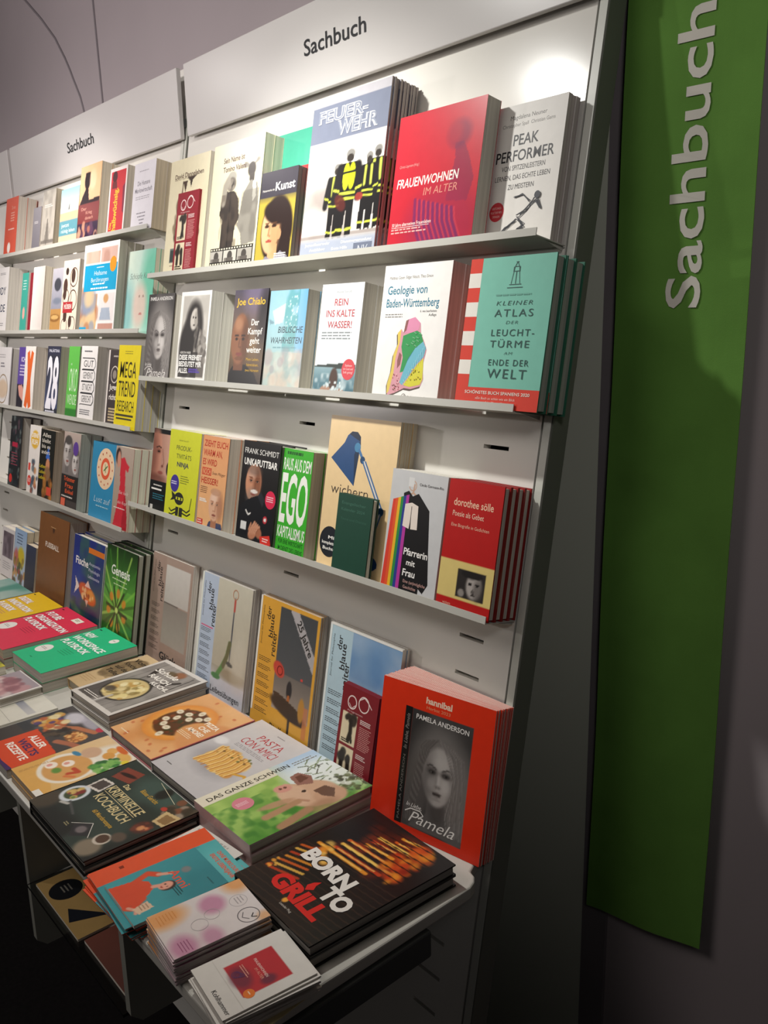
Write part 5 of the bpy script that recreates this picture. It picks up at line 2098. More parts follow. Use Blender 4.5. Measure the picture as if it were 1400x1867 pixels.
def k_col(c):
    c.grad(0, .4, '#8fa9c9', '#a9b9cc', 1)
    c.bars(.2, .8, .08, .3, 4, '#55647d', 3, .4)
    c.ell(.6, .52, .3, .2, '#c9b42c', 1, .4)
    c.ell(.2, .55, .2, .18, '#b9605a', .9, .5)
    c.blobs(34, (0, .5, 1, 1), .09, ['#6b4a34', '#b98a4a', '#3f4a34', '#8f7a3a', '#a3483a'], 5, .8)


S(k_col, PB, 'pale blue paperback with yellow and red blooms', H5, -2.898, None, .050, .112, .182, .024, 2, 'p', '#a9b9cc',
  copylabel='spare copy behind the yellow and red blooms paperback', cell=.003, edge='#5d5646', pages='#d6c8a8')
S(lambda c: c.grad(0, 1, '#3a3f55', '#23252f', 1), PB, 'navy paperback between the blooms paperback and the leather book', H5, -2.782, None, .050, .085, .147, .024, 2, 'p', '#2f3348',
  copylabel='spare copy behind the navy paperback', cell=.004, edge='#d9c8ac', pages='#d9c2a0')

# ================================================================ lying on the tables
T1 = 'books lying on the nearer table'
T2 = 'books lying on the far table'


TK = 0.9415


def F(fn, name, label, group, x, y, w, h, t, copies, kind, bg, copylabel=None, rot=0.0, z=TZ, cell=0.0021, jit=0.002, jr=0.6, k=TK, **kw):
    x, y, w, h, t = x * k, y * k, w * k, h * k, t * k
    cv = Cover(w, h, cell, bg)
    fn(cv)
    put_books(name, label, group, flat(x, y, t, copies, rot, z, jit, jr), cv, w, h, t, kind, copylabel, **kw)


def t_born(c):
    c.noise(4, '#2a1a14', .5, 3)
    hot = ['#e8942c', '#d9601f', '#f2bd52', '#c4401a']
    for i in range(15):
        c.line([(0, .52 + i * .045), (1, .44 + i * .045)], .005, '#3d2a20', .8)
    c.blobs(24, (.2, .05, .78, .42), .07, ['#7a2410', '#a3350f', '#5d1c0e'], 6, .55, .8, 1.0)
    for i in range(9):
        y = .05 + i * .05
        a, b = .50 - i * .045 + .05 * math.sin(i * 2.1), .70 + .07 * math.sin(i * 1.3)
        c.line([(a, y + .02), (b, y - .01)], .017, hot[i % 4], .95)
        c.line([(a + .03, y + .02), (b - .06, y - .008)], .008, '#f6d070', .7)
    for i in range(7):
        c.line([(.03 + i * .012, .56 + i * .042), (.24 + .02 * i, .50 + i * .042)], .013, hot[(i + 1) % 4], .85)
    c.blobs(26, (.66, .04, .86, .36), .045, ['#d9601f', '#c4401a', '#e8942c', '#a32c12'], 9, .7, 1.2, .9)
    c.blobs(14, (.70, .18, .82, .40), .03, ['#e8942c', '#c4401a', '#8f2410'], 2, .7, 1.2, 1.0)
    c.blobs(14, (.16, .42, .34, .58), .035, ['#e8942c', '#c4401a', '#f2c562'], 4, .75, .9, .9)
    c.blobs(6, (.02, .7, .12, .86), .022, ['#e8a03a', '#c4501a'], 12, .9, .7)
    c.ell(.5, .9, .025, .02, '#e8a03a', 1, .4)
    for i in range(9):
        c.line([(.1, .03 + i * .052), (.9, -.02 + i * .052)], .0055, '#120d0b', .85)
    for dx, dy, col in ((.01, .007, '#1a1210'), (0, 0, '#e6e0d8')):
        c.text('BORN', .13 + dx, .70 + dx, .52 + dy, .62 + dy, col, .055, ang=1)
        c.text('TO', .60 + dx, .88 + dx, .64 + dy, .745 + dy, col, .055, ang=1)
    c.text('GRILL', .22, .82, .775, .88, '#d2241e', .055, ang=1)
    c.vpoly([(.50, .775), (.465, .74), (.48, .70), (.515, .67), (.52, .71), (.545, .74)], '#d2241e')
    c.text('Leander Plug', .5, .64, .925, .94, '#cfc8be')


F(t_born, HB, 'black barbecue cookbook with flames, topmost of its pile', T1, -1.053, .588, .211, .281, .0195, 2, 'h', '#1b1311', rot=-2.5,
  copylabel='black barbecue cookbook under the flame covered top copy', cell=.0017, gloss=True, edge='#141010', spine='#141010', pages='#565250')


def t_pig(c):
    c.rect(0, 0, 1, .2, '#dcd3bd')
    c.grad(.2, 1, '#93b25a', '#4f8a34', 1, box=(0, .18, 1, 1))
    c.noise(12, '#b3cc70', .6, 3, (0, .2, 1, 1), .55)
    c.noise(22, '#33702a', .55, 5, (0, .35, 1, 1), .55)
    c.grad(.56, .74, '#c9cdb4', '#b3c9de', 1, True, (.6, .0, 1, .5))
    c.ell(.84, .42, .24, .28, '#e6ebe6', .9, .7)
    c.ell(.98, .6, .2, .3, '#e3e6e0', .8, .8)
    q = random.Random(4)
    for i in range(46):
        x, y = q.uniform(.78, 1.0), q.uniform(.2, .95)
        c.line([(x, y), (x + q.uniform(-.07, .07), y + q.uniform(-.07, .07))], .005, ['#5d6a3a', '#6d7d48', '#3f4a2a', '#4a4438'][i % 4], .8)
    c.blobs(40, (.84, .55, 1, .95), .02, ['#3f4032', '#e3e6dc', '#5d6440'], 7, .75)
    p = '#cba486'
    c.ell(.64, .70, .19, .24, p, 1, .12, 25)
    c.ell(.72, .84, .12, .15, '#c39a7c', 1, .2)
    c.poly([(.47, .42), (.56, .36), (.66, .5), (.6, .78), (.5, .8), (.45, .6)], p)
    c.ell(.53, .60, .1, .2, '#d2ad90', 1, .2)
    c.ell(.52, .43, .065, .07, '#cf9484', 1, .25, 20)
    c.ell(.505, .42, .012, .02, '#6d4438')
    c.ell(.54, .43, .012, .02, '#6d4438')
    c.poly([(.62, .48), (.64, .30), (.72, .28), (.77, .42), (.72, .56)], '#94685a')
    c.poly([(.65, .46), (.67, .34), (.72, .33), (.74, .44)], '#6d4638')
    c.poly([(.66, .66), (.76, .66), (.79, .78), (.72, .9), (.67, .8)], '#5d4032', .85)
    c.ell(.61, .61, .018, .022, '#3a2a22')
    c.line([(.56, .78), (.52, .7)], .012, '#a87a60', .7)
    c.ell(.60, .93, .12, .08, '#a37a5c', .7, .7)
    c.line([(.50, .72), (.24, .74)], .03, '#b08866')
    c.line([(.50, .9), (.26, .96)], .035, '#a8805f')
    c.ell(.38, .62, .13, .05, '#b98f70', .9, .4, 10)
    c.text('DAS GANZE SCHWEIN', .06, .73, .07, .135, '#2f2b24', .012)
    c.bars(.76, .98, .09, .17, 2, '#77705f', 4, .35)
    c.vell(.22, .385, .075, '#d2808c')
    c.bars(.17, .27, .36, .42, 3, '#f0ccd0', 5, .4)


F(t_pig, HB, 'green meadow pig cookbook, topmost of its pile', T1, -1.0945, .643, .269, .186, .0215, 2, 'h', '#8fae58', rot=90,
  copylabel='pig cookbook under the meadow covered top copy', cell=.0018, gloss=True, edge='#b9a0a0', spine='#b99a98', pages='#77725f')


def t_pasta(c):
    c.grad(0, 1, '#cbc6c4', '#b9b4b4', 1)
    c.ell(.44, .63, .36, .16, '#8a8486', .6, .7, 10)
    c.ell(.10, .43, .1, .05, '#d9d5d3', 1, .5)
    c.blobs(60, (.26, .48, .76, .70), .06, ['#dba857', '#e3bd74', '#c98a3e'], 3, .9, .8)
    q = random.Random(5)
    for i in range(30):
        x = .22 + i * .0185
        c.line([(x, .465 + q.uniform(-.02, .02)), (x + .04, .59), (x + .01, .72 + q.uniform(-.02, .02))], .012, ['#ecca84', '#b97834', '#e0b260', '#d09a48'][i % 4], .9)
    c.line([(.78, .64), (.90, .60), (.97, .64), (.95, .70)], .016, '#cf9a3c')
    c.blobs(18, (.26, .44, .74, .56), .014, ['#4f5a2c', '#6d4a24'], 8, .8)
    c.bars(.45, .62, .07, .085, 1, '#8d8688', 3, .7)
    c.text('PASTA', .33, .745, .145, .222, '#b5303a', -.004, -.05)
    c.text('CON AMICI', .235, .81, .25, .33, '#b5303a', -.004, -.05)
    c.bars(.26, .81, .355, .40, 3, '#8d8688', 4, .35)
    c.bars(.1, .2, .9, .91, 1, '#55504e', 6, .8)


F(t_pasta, HB, 'pale grey pasta cookbook with a nest of noodles', T1, -1.500, .665, .203, .268, .0225, 1, 'h', '#c4bfbe', cell=.0017, edge='#3a3636', spine='#b9b4b2', pages='#4d4844')


def t_pizza(c):
    c.grad(0, 1, '#dba46c', '#d08f55', 1)
    c.noise(3, '#e3b684', .6, 3)
    q = random.Random(3)
    for i in range(26):
        x, y = q.uniform(.05, .93), q.uniform(.04, .96)
        c.ell(x, y, .03, .016, '#bb5f38', .65, .4, q.uniform(0, 90))
    c.ell(.44, .52, .43, .345, '#b0682c', .45, .3)
    c.ell(.44, .50, .42, .335, '#d98a3c', 1, .07)
    c.ell(.44, .50, .36, .285, '#e0a052', .8, .3)
    c.ell(.45, .50, .31, .245, '#5d3a22', 1, .1)
    c.blobs(60, (.2, .32, .66, .68), .03, ['#7a3a20', '#43361f', '#8f4a28', '#3a4020'], 4, .7)
    c.ell(.86, .50, .30, .20, '#d2955a', 1, .12)
    c.ell(.98, .5, .28, .26, '#d0905a', 1, .2)
    for x, y in ((.33, .62), (.2, .40), (.44, .28), (.31, .48), (.6, .30), (.52, .74), (.24, .56), (.34, .37), (.45, .42), (.44, .64), (.54, .36)):
        c.ell(x, y, .055, .033, '#e0d3b9', 1, .25, q.uniform(0, 60))
        c.ell(x, y, .028, .013, '#b9a583', .6, .6)
    c.text('PIZZA', .67, .92, .315, .365, '#f2e6d2', .03)
    c.text('CHE', .70, .88, .395, .445, '#f2e6d2', .03)
    c.text('AMORE!', .62, .92, .475, .525, '#f2e6d2', .03)
    c.bars(.6, .88, .56, .62, 3, '#ecd6b6', 4, .4)
    c.bars(.1, .3, .93, .945, 1, '#ecd6b6', 5, .7)
    c.rect(0, 0, 1, .012, '#c4a39a')
    c.vrect(.986, 0, 1, 1, '#a8434a')


F(t_pizza, HB, 'orange pizza cookbook with a half eaten pizza', T1, -1.697, .667, .196, .249, .0255, 1, 'h', '#dba46c', cell=.0017, gloss=True, edge='#a8656a', spine='#c99a90', pages='#4f4640')


def t_skil(c):
    c.vrect(0, 0, 1, 1, '#cfc8c0')
    c.rect(.055, .045, .945, .955, '#86807a')
    for i in range(8):
        c.line([(.055 + i * .125, .045), (.055 + i * .125, .955)], .006, '#4d4743', .8)
    c.noise(9, '#a39c95', .5, 3, (.055, .045, .945, .955))
    c.rect(.055, .62, .4, .955, '#3a3532', .6)
    c.ell(.47, .63, .33, .235, '#35302d', 1, .06)
    c.ell(.47, .63, .30, .21, '#c9b27c', 1, .08)
    c.blobs(60, (.26, .48, .68, .78), .05, ['#e0cd8f', '#b98f4c', '#d6c08a', '#8f7a48', '#e9dcae'], 4, .8)
    c.ell(.3, .72, .09, .05, '#3f3834', .8, .5)
    c.line([(.62, .42), (.80, .22)], .03, '#3d3835')
    c.line([(.5, .78), (.48, .95)], .018, '#bcb6b0')
    c.ell(.28, .26, .14, .03, '#3b3531', 1, .4, 60)
    c.line([(.84, .08), (.88, .42)], .008, '#332e2b')
    c.ell(.6, .12, .1, .06, '#8f5a3a', .9, .5)
    c.ell(.48, .16, .1, .05, '#5a4a30', .8, .5)
    c.vec = []
    e = '#cfc8c0'
    for r in ((0, 0, 1, .045), (0, .955, 1, 1), (0, 0, .055, 1), (.945, 0, 1, 1)):
        c.vrect(*r, e)
    c.text('Schule', .20, .70, .15, .22, '#efe8de', .02, .2)
    c.text('RAUCH', .30, .74, .27, .33, '#efe8de', .03)
    c.text('KUCHL', .52, .90, .36, .41, '#efe8de', .03)
    c.bars(.12, .5, .88, .93, 2, '#e3dcd2', 4, .4)


F(t_skil, HB, 'cookbook with a pan of dumplings on grey boards, topmost of two', T1, -1.926, .670, .198, .257, .0185, 2, 'h', '#cfc8c0', rot=2,
  copylabel='pan cookbook under the grey board covered top copy', cell=.0018, gloss=True, edge='#8f8a84', spine='#6a6762', pages='#a89d90')


def t_acker(c):
    c.grad(0, 1, '#cdb38a', '#c2a67c', 1)
    c.ell(.5, .40, .5, .30, '#8a7453', 1, .1, 10)
    c.noise(8, '#6d5a40', .6, 3, (.2, .12, .9, .68))
    for s, y in (('Vom', .14), ('Knochen', .26), ('auf den', .38), ('Teller', .5)):
        c.text(s, .15, .9, y, y + .07, '#2a221a', .02)
    c.bars(.1, .8, .76, .9, 4, '#b08f66', 3, .3)


F(t_acker, HB, 'sand coloured cookbook with a brown stain motif, tucked beside the pan cookbook', T1, -2.028, .700, .087, .216, .0265, 1, 'h', '#cdb38a', cell=.0022, edge='#c2a67c', pages='#a8977c')


def t_aller(c):
    c.grad(0, 1, '#4d4a4a', '#37302c', 1)
    c.noise(5, '#6d6a72', .6, 3, (0, 0, .5, .5))
    c.rect(.0, .1, .25, .6, '#2c3136', .7)
    c.ell(.34, .1, .16, .1, '#d0cbd2', .9, .5)
    c.ell(.6, .04, .2, .06, '#b9b3bd', .8, .6)
    c.blobs(34, (.1, .18, .42, .44), .05, ['#d0944a', '#c9a860', '#b5603a', '#e0cfa0', '#55406d', '#c98a3a'], 5, .9)
    c.ell(.78, .26, .15, .1, '#8f5a34', 1, .2)
    c.blobs(50, (.68, .18, .9, .34), .02, ['#d89a5a', '#b9703a', '#e0b070'], 6, .9)
    c.line([(.42, .32), (.58, .18), (.84, .08)], .035, '#b3704e')
    c.line([(.74, .44), (.9, .36), (1, .33)], .04, '#a8664a')
    c.ell(.82, .02, .06, .04, '#b93a4a')
    c.blobs(16, (.45, .25, .65, .48), .05, ['#3f4438', '#57483a', '#2a2622'], 8, .7)
    c.poly([(.3, .48), (1.0, .53), (1, 1), (.3, 1)], '#d2451f')
    c.vpoly([(.3, .9), (.5, .95), (.75, .97), (1, .95), (1, 1), (.3, 1)], '#3f2458')
    for s, a, b, y, k in (('ALLER', .42, .78, .54, '#f2e8dc'), ('WELTS', .43, .88, .655, '#3f2458'), ('REZEPTE', .42, .90, .765, '#f2e8dc')):
        c.text(s, a, b, y, y + .075, k, .03)


F(t_aller, PB, 'cookbook with an orange corner and hands sharing dishes', T1, -1.876, .438, .2, .215, .019, 1, 'p', '#4d4a4a', cell=.0018, gloss=True, edge='#55504c', pages='#a8a298')


def t_soup(c):
    c.grad(0, 1, '#d9b98f', '#d9b06d', 1)
    c.poly([(0, .55), (.3, .7), (1, .86), (1, 1), (0, 1)], '#d8a456')
    c.ell(.70, .2, .4, .3, '#e0d6c6', 1, .3)
    c.ell(.52, .58, .44, .28, '#e6dccb', 1, .06)
    c.ell(.53, .58, .37, .235, '#d09a5a', 1, .08)
    c.ell(.30, .68, .10, .06, '#efe0d0', 1, .15)
    c.ell(.42, .54, .10, .06, '#efe0d0', 1, .15)
    c.ell(.28, .69, .04, .03, '#d98a7a', .8)
    c.ell(.40, .55, .04, .03, '#d98a7a', .8)
    c.line([(.62, .54), (.76, .53), (.70, .62)], .035, '#b9482c')
    c.line([(.74, .66), (.84, .60)], .03, '#cf7440')
    c.ell(.5, .68, .08, .045, '#5f8a3a', 1, .5)
    c.ell(.34, .28, .17, .1, '#c7a183', 1, .2)
    c.ell(.22, .40, .10, .03, '#3f7d9c', 1, .3, -10)
    c.ell(.52, .11, .10, .05, '#dba45a', 1, .2)
    c.ell(.62, .18, .11, .06, '#d2964a', 1, .2)
    c.ell(.82, .08, .16, .06, '#d8a85a', 1, .3)
    c.ell(.6, .03, .16, .04, '#c9642f', 1, .3)
    c.blobs(50, (.72, .16, 1, .4), .05, ['#3f7d3a', '#5f9a48', '#2f6030', '#7fae5a'], 4, .9)
    c.ell(.97, .12, .06, .04, '#d9c23a')
    c.bars(.14, .2, .6, .96, 2, '#b98a4a', 3, .5, 90)
    c.vrect(.82, .93, 1, 1, '#e3ddd2')


F(t_soup, PB, 'ochre cookbook with a bowl of egg soup', T1, -1.662, .443, .140, .203, .013, 2, 'p', '#d9b98f',
  copylabel='ochre soup cookbook under the top copy', cell=.0017, gloss=True, edge='#b98a4c', pages='#b98f58')


def t_krim(c):
    c.grad(0, 1, '#2a3630', '#1f201d', 1)
    c.noise(4, '#3a4a42', .6, 3)
    c.ell(.6, .12, .3, .14, '#3d4f48', .9, .7)
    c.ell(.62, .09, .06, .09, '#1c1d1b', 1, .4)
    c.ell(.06, .88, .12, .14, '#4a3f32', .9, .5)
    c.ell(.14, .66, .105, .135, '#c9cdd0', 1, .1)
    c.ell(.14, .66, .075, .095, '#3f4a30', 1, .15)
    c.blobs(18, (.09, .59, .19, .73), .022, ['#a8703a', '#7a2f2a', '#c9a860', '#5f7a3a'], 4, .9)
    c.poly([(.08, .36), (.22, .33), (.25, .50), (.10, .54)], '#cfc6bc')
    c.poly([(.10, .38), (.21, .355), (.23, .48), (.115, .51)], '#4a403c')
    c.poly([(.06, .12), (.26, .06), (.30, .24), (.10, .30)], '#7d3a2c')
    c.ell(.18, .18, .09, .025, '#2a1512', 1, .4, -15)
    c.blobs(26, (.80, .03, 1, .3), .035, ['#55483a', '#7a4a34', '#3a3026', '#8f8070'], 6, .9)
    c.ell(.80, .20, .03, .025, '#b03a2c')
    c.poly([(.84, .20), (1.0, .16), (1.0, .34), (.88, .36)], '#c4a878')
    c.poly([(.88, .22), (.98, .20), (.99, .31), (.90, .33)], '#8a6a44')
    c.ell(.90, .46, .07, .09, '#4f2a22', 1, .4)
    c.blobs(12, (.86, .39, .95, .53), .025, ['#a84a30', '#c98a5a', '#6d3426'], 8, .8)
    c.ell(.86, .9, .10, .11, '#8a7a66', .9, .4)
    c.ell(.84, .77, .065, .075, '#c2b6a6', 1, .12)
    c.ell(.84, .765, .05, .055, '#4f382a', 1, .12)
    c.ell(.9, .66, .06, .06, '#57483c', 1, .4)
    c.poly([(.52, .84), (.62, .74), (.74, .84), (.64, .95)], '#2c2a2c')
    c.vline([(.50, .86), (.62, .73), (.76, .85)], .0025, '#cfc8be')
    c.ell(.63, .84, .045, .045, '#6d6464', 1, .4)
    c.line([(.22, .74), (.40, .80)], .01, '#4a4a48')
    c.line([(.18, .80), (.24, .77)], .014, '#b0aca4')
    c.vline([(.46, .02), (.80, .10)], .002, '#cfc6a8')
    k = '#d3bf8c'
    c.text('Das', .30, .38, .25, .30, k, .02)
    c.text('KRIMINELLE', .25, .75, .345, .43, k, .01)
    c.vrect(.25, .337, .75, .342, k)
    c.vrect(.26, .445, .75, .45, k)
    c.text('KOCHBUCH', .28, .76, .475, .565, k, .01)
    c.text('Böses Gericht', .46, .70, .18, .225, '#b8923a', .02)
    c.text('60 Mordsrezepte', .46, .76, .625, .665, '#b8923a', .02)
    c.bars(.46, .52, .88, .92, 2, '#9a8f6a', 4, .5)


F(t_krim, HB, 'dark landscape crime cookbook with gold lettering, topmost of its pile', T1, -1.517, .429, .252, .214, .0135, 2, 'h', '#262d28',
  copylabel='dark crime cookbook under the gold lettered top copy', cell=.0017, gloss=True, edge='#161615', spine='#161615', pages='#2f2d2a')


def book_green(c, col2, lines, badge=True):
    k = '#eef2ec'
    for s, a, b, y in lines:
        c.text(s, a + .008, b + .008, y + .006, y + .086, col2, .035, .12)
        c.text(s, a, b, y, y + .08, k, .03, .12)
    c.bars(.4, .72, .56, .68, 4, col2, 3, .22)
    c.vell(.17, .72, .12, '#e3dfd8')
    c.bars(.09, .25, .70, .74, 2, '#9a938c', 4, .5)
    if badge:
        c.vell(.63, .12, .07, '#e3dfd8')
        c.bars(.59, .67, .11, .13, 1, '#9a938c', 5, .6)
    c.bars(.05, .11, .06, .08, 1, '#1c2a22', 6, .8)
    c.bars(.3, .38, .9, .915, 1, col2, 7, .6)


F(lambda c: book_green(c, '#157a50', (('NEW', .04, .30, .18), ('WORKSPACE', .04, .90, .305), ('PLAYBOOK', .04, .78, .43))), PB,
  'emerald green playbook, topmost of its pile', T2, -2.234, .636, .2, .256, .027, 2, 'p', '#22b57c', rot=1,
  copylabel='emerald green playbook under the top copy', cell=.006, edge='#1c9c6a', pages='#a39a8d')
F(lambda c: (book_green(c, '#8f1c34', (('FUTURE', .05, .44, .18), ('ORGANIZATION', .05, .94, .305), ('PLAYBOOK', .05, .64, .43)), False), c.vrect(.56, .06, .76, .15, '#e6dfce'),
                  c.bars(.6, .72, .085, .125, 2, '#8d8672', 8, .6)), PB,
  'raspberry red playbook, topmost of its pile', T2, -2.493, .621, .228, .262, .027, 2, 'p', '#d62f4c', rot=0,
  copylabel='raspberry red playbook under the top copy', cell=.006, edge='#c22a44', pages='#a89c8c')
F(lambda c: book_green(c, '#b05a86', (('DIGITAL', .05, .46, .18), ('INNOVATION', .05, .86, .305), ('PLAYBOOK', .05, .62, .43)), False), PB,
  'sunny yellow playbook, topmost of its pile', T2, -2.705, .612, .205, .262, .027, 2, 'p', '#dfb61c', rot=0,
  copylabel='sunny yellow playbook under the top copy', cell=.006, edge='#cfa61a', pages='#a89c8c')


def t_sea(c):
    c.grad(0, 1, '#7fa39a', '#c9c4b8', 1)
    c.noise(4, '#3f8070', .8, 3)
    c.ell(.4, .7, .5, .15, '#e0dcd2', .7, .8)
    c.grad(.85, 1, '#c9c4b8', '#a3888c', .8, box=(0, .85, 1, 1))


F(t_sea, PB, 'sea green picture book at the edge of the photo, topmost of its pile', T2, -2.960, .650, .225, .215, .0235, 2, 'p', '#7fa39a',
  copylabel='sea green picture book under the top copy', cell=.003, edge='#b98f58', pages='#b08a54')


def t_pink(c):
    c.vrect(0, 0, 1, .03, '#dcd6d0')
    c.vrect(.95, 0, 1, 1, '#dcd6d0')
    c.vrect(0, .94, 1, 1, '#dcd6d0')
    c.grad(0, 1, '#a3979c', '#8f8288', 1)
    c.blobs(30, (.05, .3, .9, .9), .13, ['#b98a8c', '#8f5f66', '#cfaaa6', '#6d5058', '#d0bcb8'], 4, .85)


F(t_pink, HB, 'small white edged book with a mauve food photo', T2, -2.158, .526, .142, .104, .0205, 1, 'h', '#a3979c', rot=2, z=TZ + .0055, cell=.003, edge='#c9c4bc', pages='#9a9488')


def t_whit(c):
    c.grad(0, 1, '#d9d5c8', '#d2cdbf', 1)
    c.grad(0, .9, '#5d6684', '#bcb9b6', 1, True, (0, .30, .95, .42))
    c.bars(.05, .5, .55, .6, 1, '#b9a49a', 3, .4)
    c.bars(.08, .3, .34, .38, 1, '#aeb4c8', 4, .5)
    c.vline([(0, .64), (.98, .70)], .003, '#a8a498')


F(t_whit, MG, 'white journal with a fading blue stripe under the small mauve book', T2, -2.130, .478, .21, .155, .005, 1, 'm', '#d9d5c8', cell=.003, edge='#d6d2c6', pages='#c4c0b4')
F(lambda c: c.blobs(30, (0, 0, 1, 1), .12, ['#8f9c3a', '#b9482c', '#d2c24a', '#6d7a34', '#a3583a'], 3, .8), PB,
  'lime and red picture book before the raspberry playbook', T2, -2.40, .52, .17, .094, .022, 1, 'p', '#8f9c3a', cell=.004, edge='#8f8a5a')

# leaflets along the front edge of the nearer table
T3 = 'leaflets at the front edge of the nearer table'


def t_broch(c):
    c.grad(0, 1, '#4fa3a4', '#3d8f94', 1)
    c.rect(0, 0, .26, 1, '#d9512c')
    c.ell(.75, .2, .35, .3, '#6db9b8', .5, .8)
    c.bars(.08, .14, .74, .8, 1, '#7a2a14', 3, .6)
    c.text('OHNE MURKS DURCHS', .48, .98, .04, .075, '#d9512c', .02)
    c.text('ERSTE LEBENSJAHR', .48, .96, .10, .135, '#d9512c', .02)
    c.rect(.26, .15, .3, 1, '#3a878c', .6)


F(t_broch, LF, 'teal and orange brochure, topmost of its fanned pile', T3, -1.235, .424, .163, .205, .0016, 1, 'l', '#4fa3a4', rot=-4, z=TZ + .0195, cell=.0018, gloss=True, edge='#d9d2c8')
cv = Cover(.163 * TK, .205 * TK, .003, '#4fa3a4')
t_broch(cv)
put_books(LF, 'teal and orange brochure in the fanned pile under the top one', T3,
          [Matrix.Translation((-1.238 * TK + dx, .424 * TK + dy, TZ + .0003 + i * .0020)) @ Matrix.Rotation(R(dr), 4, 'Z')
           for i, (dx, dy, dr) in enumerate(((.012, -.008, 6), (.008, -.012, 3), (.006, -.008, 1), (.0, -.004, 4), (-.004, -.006, -1), (-.002, .002, -6), (.004, .004, 0), (-.003, .0, -3)))],
          cv, .163 * TK, .205 * TK, .0016 * TK, 'l', edge='#d9512c')


def t_sheet(c):
    c.bars(.06, .95, .04, .14, 1, '#a8a49c', 3, .25)
    c.bars(.06, .95, .2, .9, 12, '#a8a49c', 4, .3)


F(t_sheet, LF, 'white printed sheet poking out beside the crime cookbook', T3, -1.222, .462, .125, .168, .0008, 1, 'l', '#d0cbc2', rot=5, z=TZ + .0176, cell=.004, edge='#d0cbc2')


def t_anni(c):
    c.grad(0, 1, '#38858c', '#43989c', 1)
    c.ell(.8, .2, .4, .3, '#2f767e', .6, .8)
    sk = '#d99a84'
    c.poly([(.10, 1), (.16, .74), (.30, .62), (.46, .62), (.56, .72), (.62, .86), (.6, 1)], '#d14a2c')
    c.line([(.2, .74), (.13, .58), (.24, .50)], .05, '#d14a2c')
    c.line([(.24, .50), (.30, .42)], .03, sk)
    c.line([(.30, .44), (.30, .37)], .012, sk)
    c.line([(.3, .42), (.35, .39)], .012, sk)
    c.line([(.58, .78), (.68, .92), (.62, .97)], .05, '#d14a2c')
    c.line([(.64, .95), (.74, .90), (.80, .92)], .025, sk)
    c.line([(.44, .62), (.48, .55)], .035, sk)
    c.ell(.54, .50, .095, .085, '#3a2420', 1, .2)
    c.ell(.52, .515, .078, .078, sk, 1, .15)
    for x in (.49, .555):
        c.ell(x, .51, .014, .008, '#2a1814')
    c.ell(.52, .56, .03, .008, '#a8483c')
    c.poly([(.66, .76), (.82, .74), (.84, .9), (.7, .92)], '#d9b89a')
    c.bars(.69, .81, .78, .88, 3, '#a88468', 5, .4)
    c.text('Anni', .28, .72, .31, .41, '#d9513c', .01)
    c.ell(.38, .24, .07, .05, '#b9706a', .5, .5)
    c.bars(.72, .95, .12, .15, 1, '#24565c', 3, .5)
    c.bars(.62, .84, .42, .5, 3, '#1c3f44', 4, .4)


F(t_anni, 'booklet', 'teal booklet with a woman in an orange jumper', T3, -1.181, .429, .118, .155, .0055, 1, 'm', '#38858c', rot=-3, z=TZ + .0213, cell=.0015, gloss=True, edge='#3d8f94', pages='#cfc8bf')


def t_card(c):
    c.grad(0, 1, '#d6cdca', '#d0c4bf', 1)
    c.ell(.16, .88, .22, .22, '#d98f4a', .85, .8)
    c.ell(.06, .06, .2, .14, '#d98f4a', .8, .9)
    c.ell(.96, .04, .12, .08, '#d98f4a', .6, .9)
    c.ell(.29, .40, .2, .13, '#b5688c', .7, .6)
    c.ell(.86, .86, .24, .13, '#b5688c', .7, .7)
    c.ell(.90, .58, .2, .1, '#b5688c', .6, .8)
    c.bars(.08, .3, .76, .96, 6, '#c9803c', 3, .3)
    c.ring(.44, .16, .13, .06, '#a8a0a0')
    c.bars(.36, .52, .11, .21, 3, '#a39a9a', 4, .35)
    c.ring(.80, .17, .16, .09, '#6d6668')
    c.vline([(.8, .12), (.86, .16), (.9, .11)], .008, '#2f2a2c')
    c.vline([(.71, .2), (.8, .24), (.88, .19)], .006, '#6d6668')
    c.ring(.48, .46, .11, .06, '#b0a6a6')
    c.ring(.58, .62, .12, .06, '#b0a6a6')
    c.bars(.74, .98, .80, .92, 4, '#9c5578', 6, .3)


F(t_card, LF, 'cream card with pink and orange watercolour spots, topmost of its pile', T3, -1.048, .437, .105, .148, .0028, 14, 'l', '#d6cdca', rot=-6,
  copylabel='cream watercolour card in the pile under the top one', cell=.0016, edge='#b0a4a4', jit=.0022, jr=1.6)


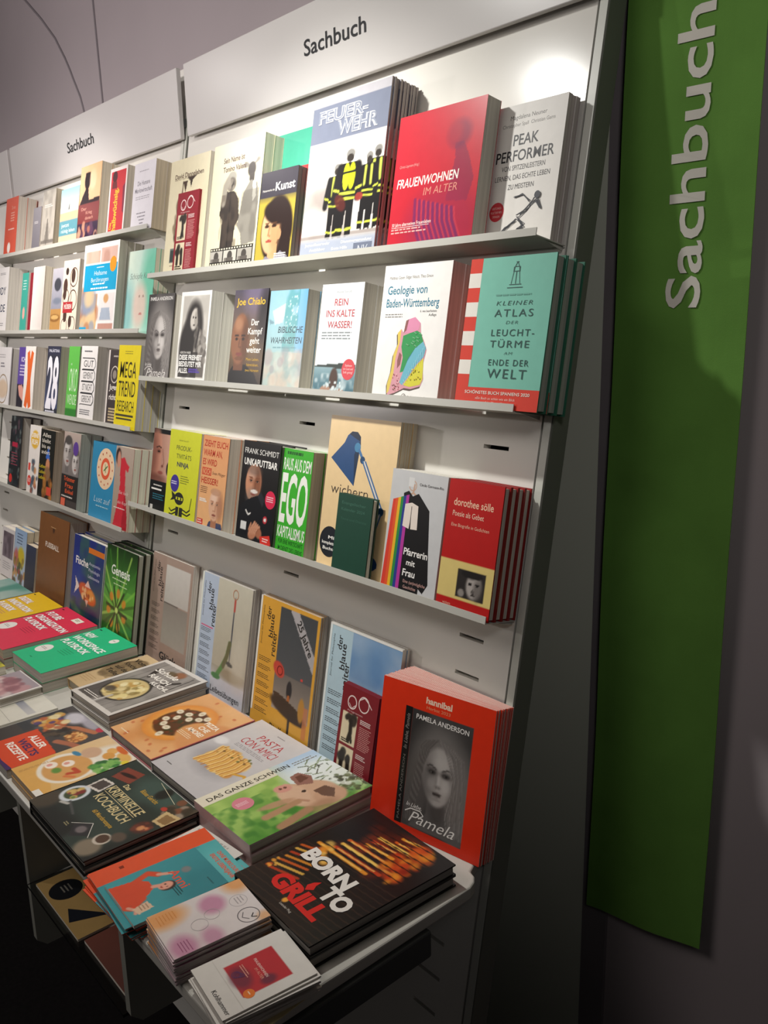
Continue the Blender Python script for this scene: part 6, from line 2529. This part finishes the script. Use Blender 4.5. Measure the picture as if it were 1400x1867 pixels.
def t_kohl(c):
    c.grad(0, 1, '#dad5cd', '#d3cdc4', 1)
    c.rect(.22, .19, .82, .73, '#b8242c')
    c.ell(.72, .42, .08, .08, '#5d1f38', .8, .6)
    c.ell(.5, .64, .2, .1, '#5d1f38', .7, .6)
    c.text('FRAUENWOHNEN', .30, .68, .40, .43, '#efd6cc', .0)
    c.text('IM ALTER', .46, .68, .45, .48, '#dd9a86', .0)
    c.bars(.30, .56, .55, .6, 2, '#dd9a86', 4, .4)
    for i in range(6):
        c.ring(.42 + i * .012, .66 - i * .01, .06 - i * .006, .18, '#5a2350')
    c.vell(.80, .66, .075, '#e0731f')
    c.bars(.76, .84, .65, .67, 1, '#f3d8b8', 3, .6)
    c.text('Kohlhammer', .50, .96, .90, .95, '#2f2d2c', .0)
    c.vrect(0, .78, 1, .784, '#c6c0b7')


F(t_kohl, LF, 'white leaflet with a red cover picture, topmost of its pile', T3, -.921, .438, .105, .137, .0026, 12, 'l', '#dad5cd', rot=-7,
  copylabel='white leaflet in the pile under the red picture one', cell=.002, edge='#cdc7be', jit=.004, jr=4)


def t_beige(c):
    c.text('der', .16, .42, .12, .4, '#4a463a', .0, rot=90)
    c.text('blaue', .5, .76, .2, .72, '#4a463a', .0, rot=90)
    c.bars(.84, .88, .3, .8, 1, '#8d8668', 3, .6, 90)


F(t_beige, LF, 'pale yellow leaflet peeping out beneath the white leaflets', T3, -.905, .466, .106, .098, .0012, 1, 'l', '#d6c896', rot=5, z=TZ, cell=.004, edge='#d6c896')

# below the table, on the acrylic shelf
T4 = 'magazines on the acrylic shelf'


def u_bei(c):
    c.vell(.27, .86, .15, '#1d1f24')
    c.bars(.2, .34, .82, .9, 3, '#8d8a80', 3, .4)
    c.vpoly([(.55, .93), (.88, .72), (.74, .98)], '#22262f')
    c.text('wichern', .1, .6, .5, .57, '#4a423a', -.012)
    c.vrect(.0, .0, 1, .3, '#8a7a66')


F(u_bei, MG, 'sand coloured magazine with a black dot under the table', T4, -1.661, .462, .222, .285, .005, 1, 'm', '#c9a668', z=.5003, cell=.006, k=1.0, edge='#b99a60')


def u_mann(c):
    c.grad(0, 1, '#a8402a', '#7a2a20', 1, True)
    c.rect(0, .72, 1, 1, '#6d6a66', .5)
    c.text('MANN', .08, .72, .62, .76, '#cdb9a8', .02)
    c.rect(.6, 0, 1, .6, '#4a1f1c', .6)


F(u_mann, MG, 'rust red magazine with pale capitals under the table', T4, -1.428, .470, .20, .27, .006, 1, 'm', '#a8402a', z=.5003, cell=.006, k=1.0, edge='#8f3a2a')
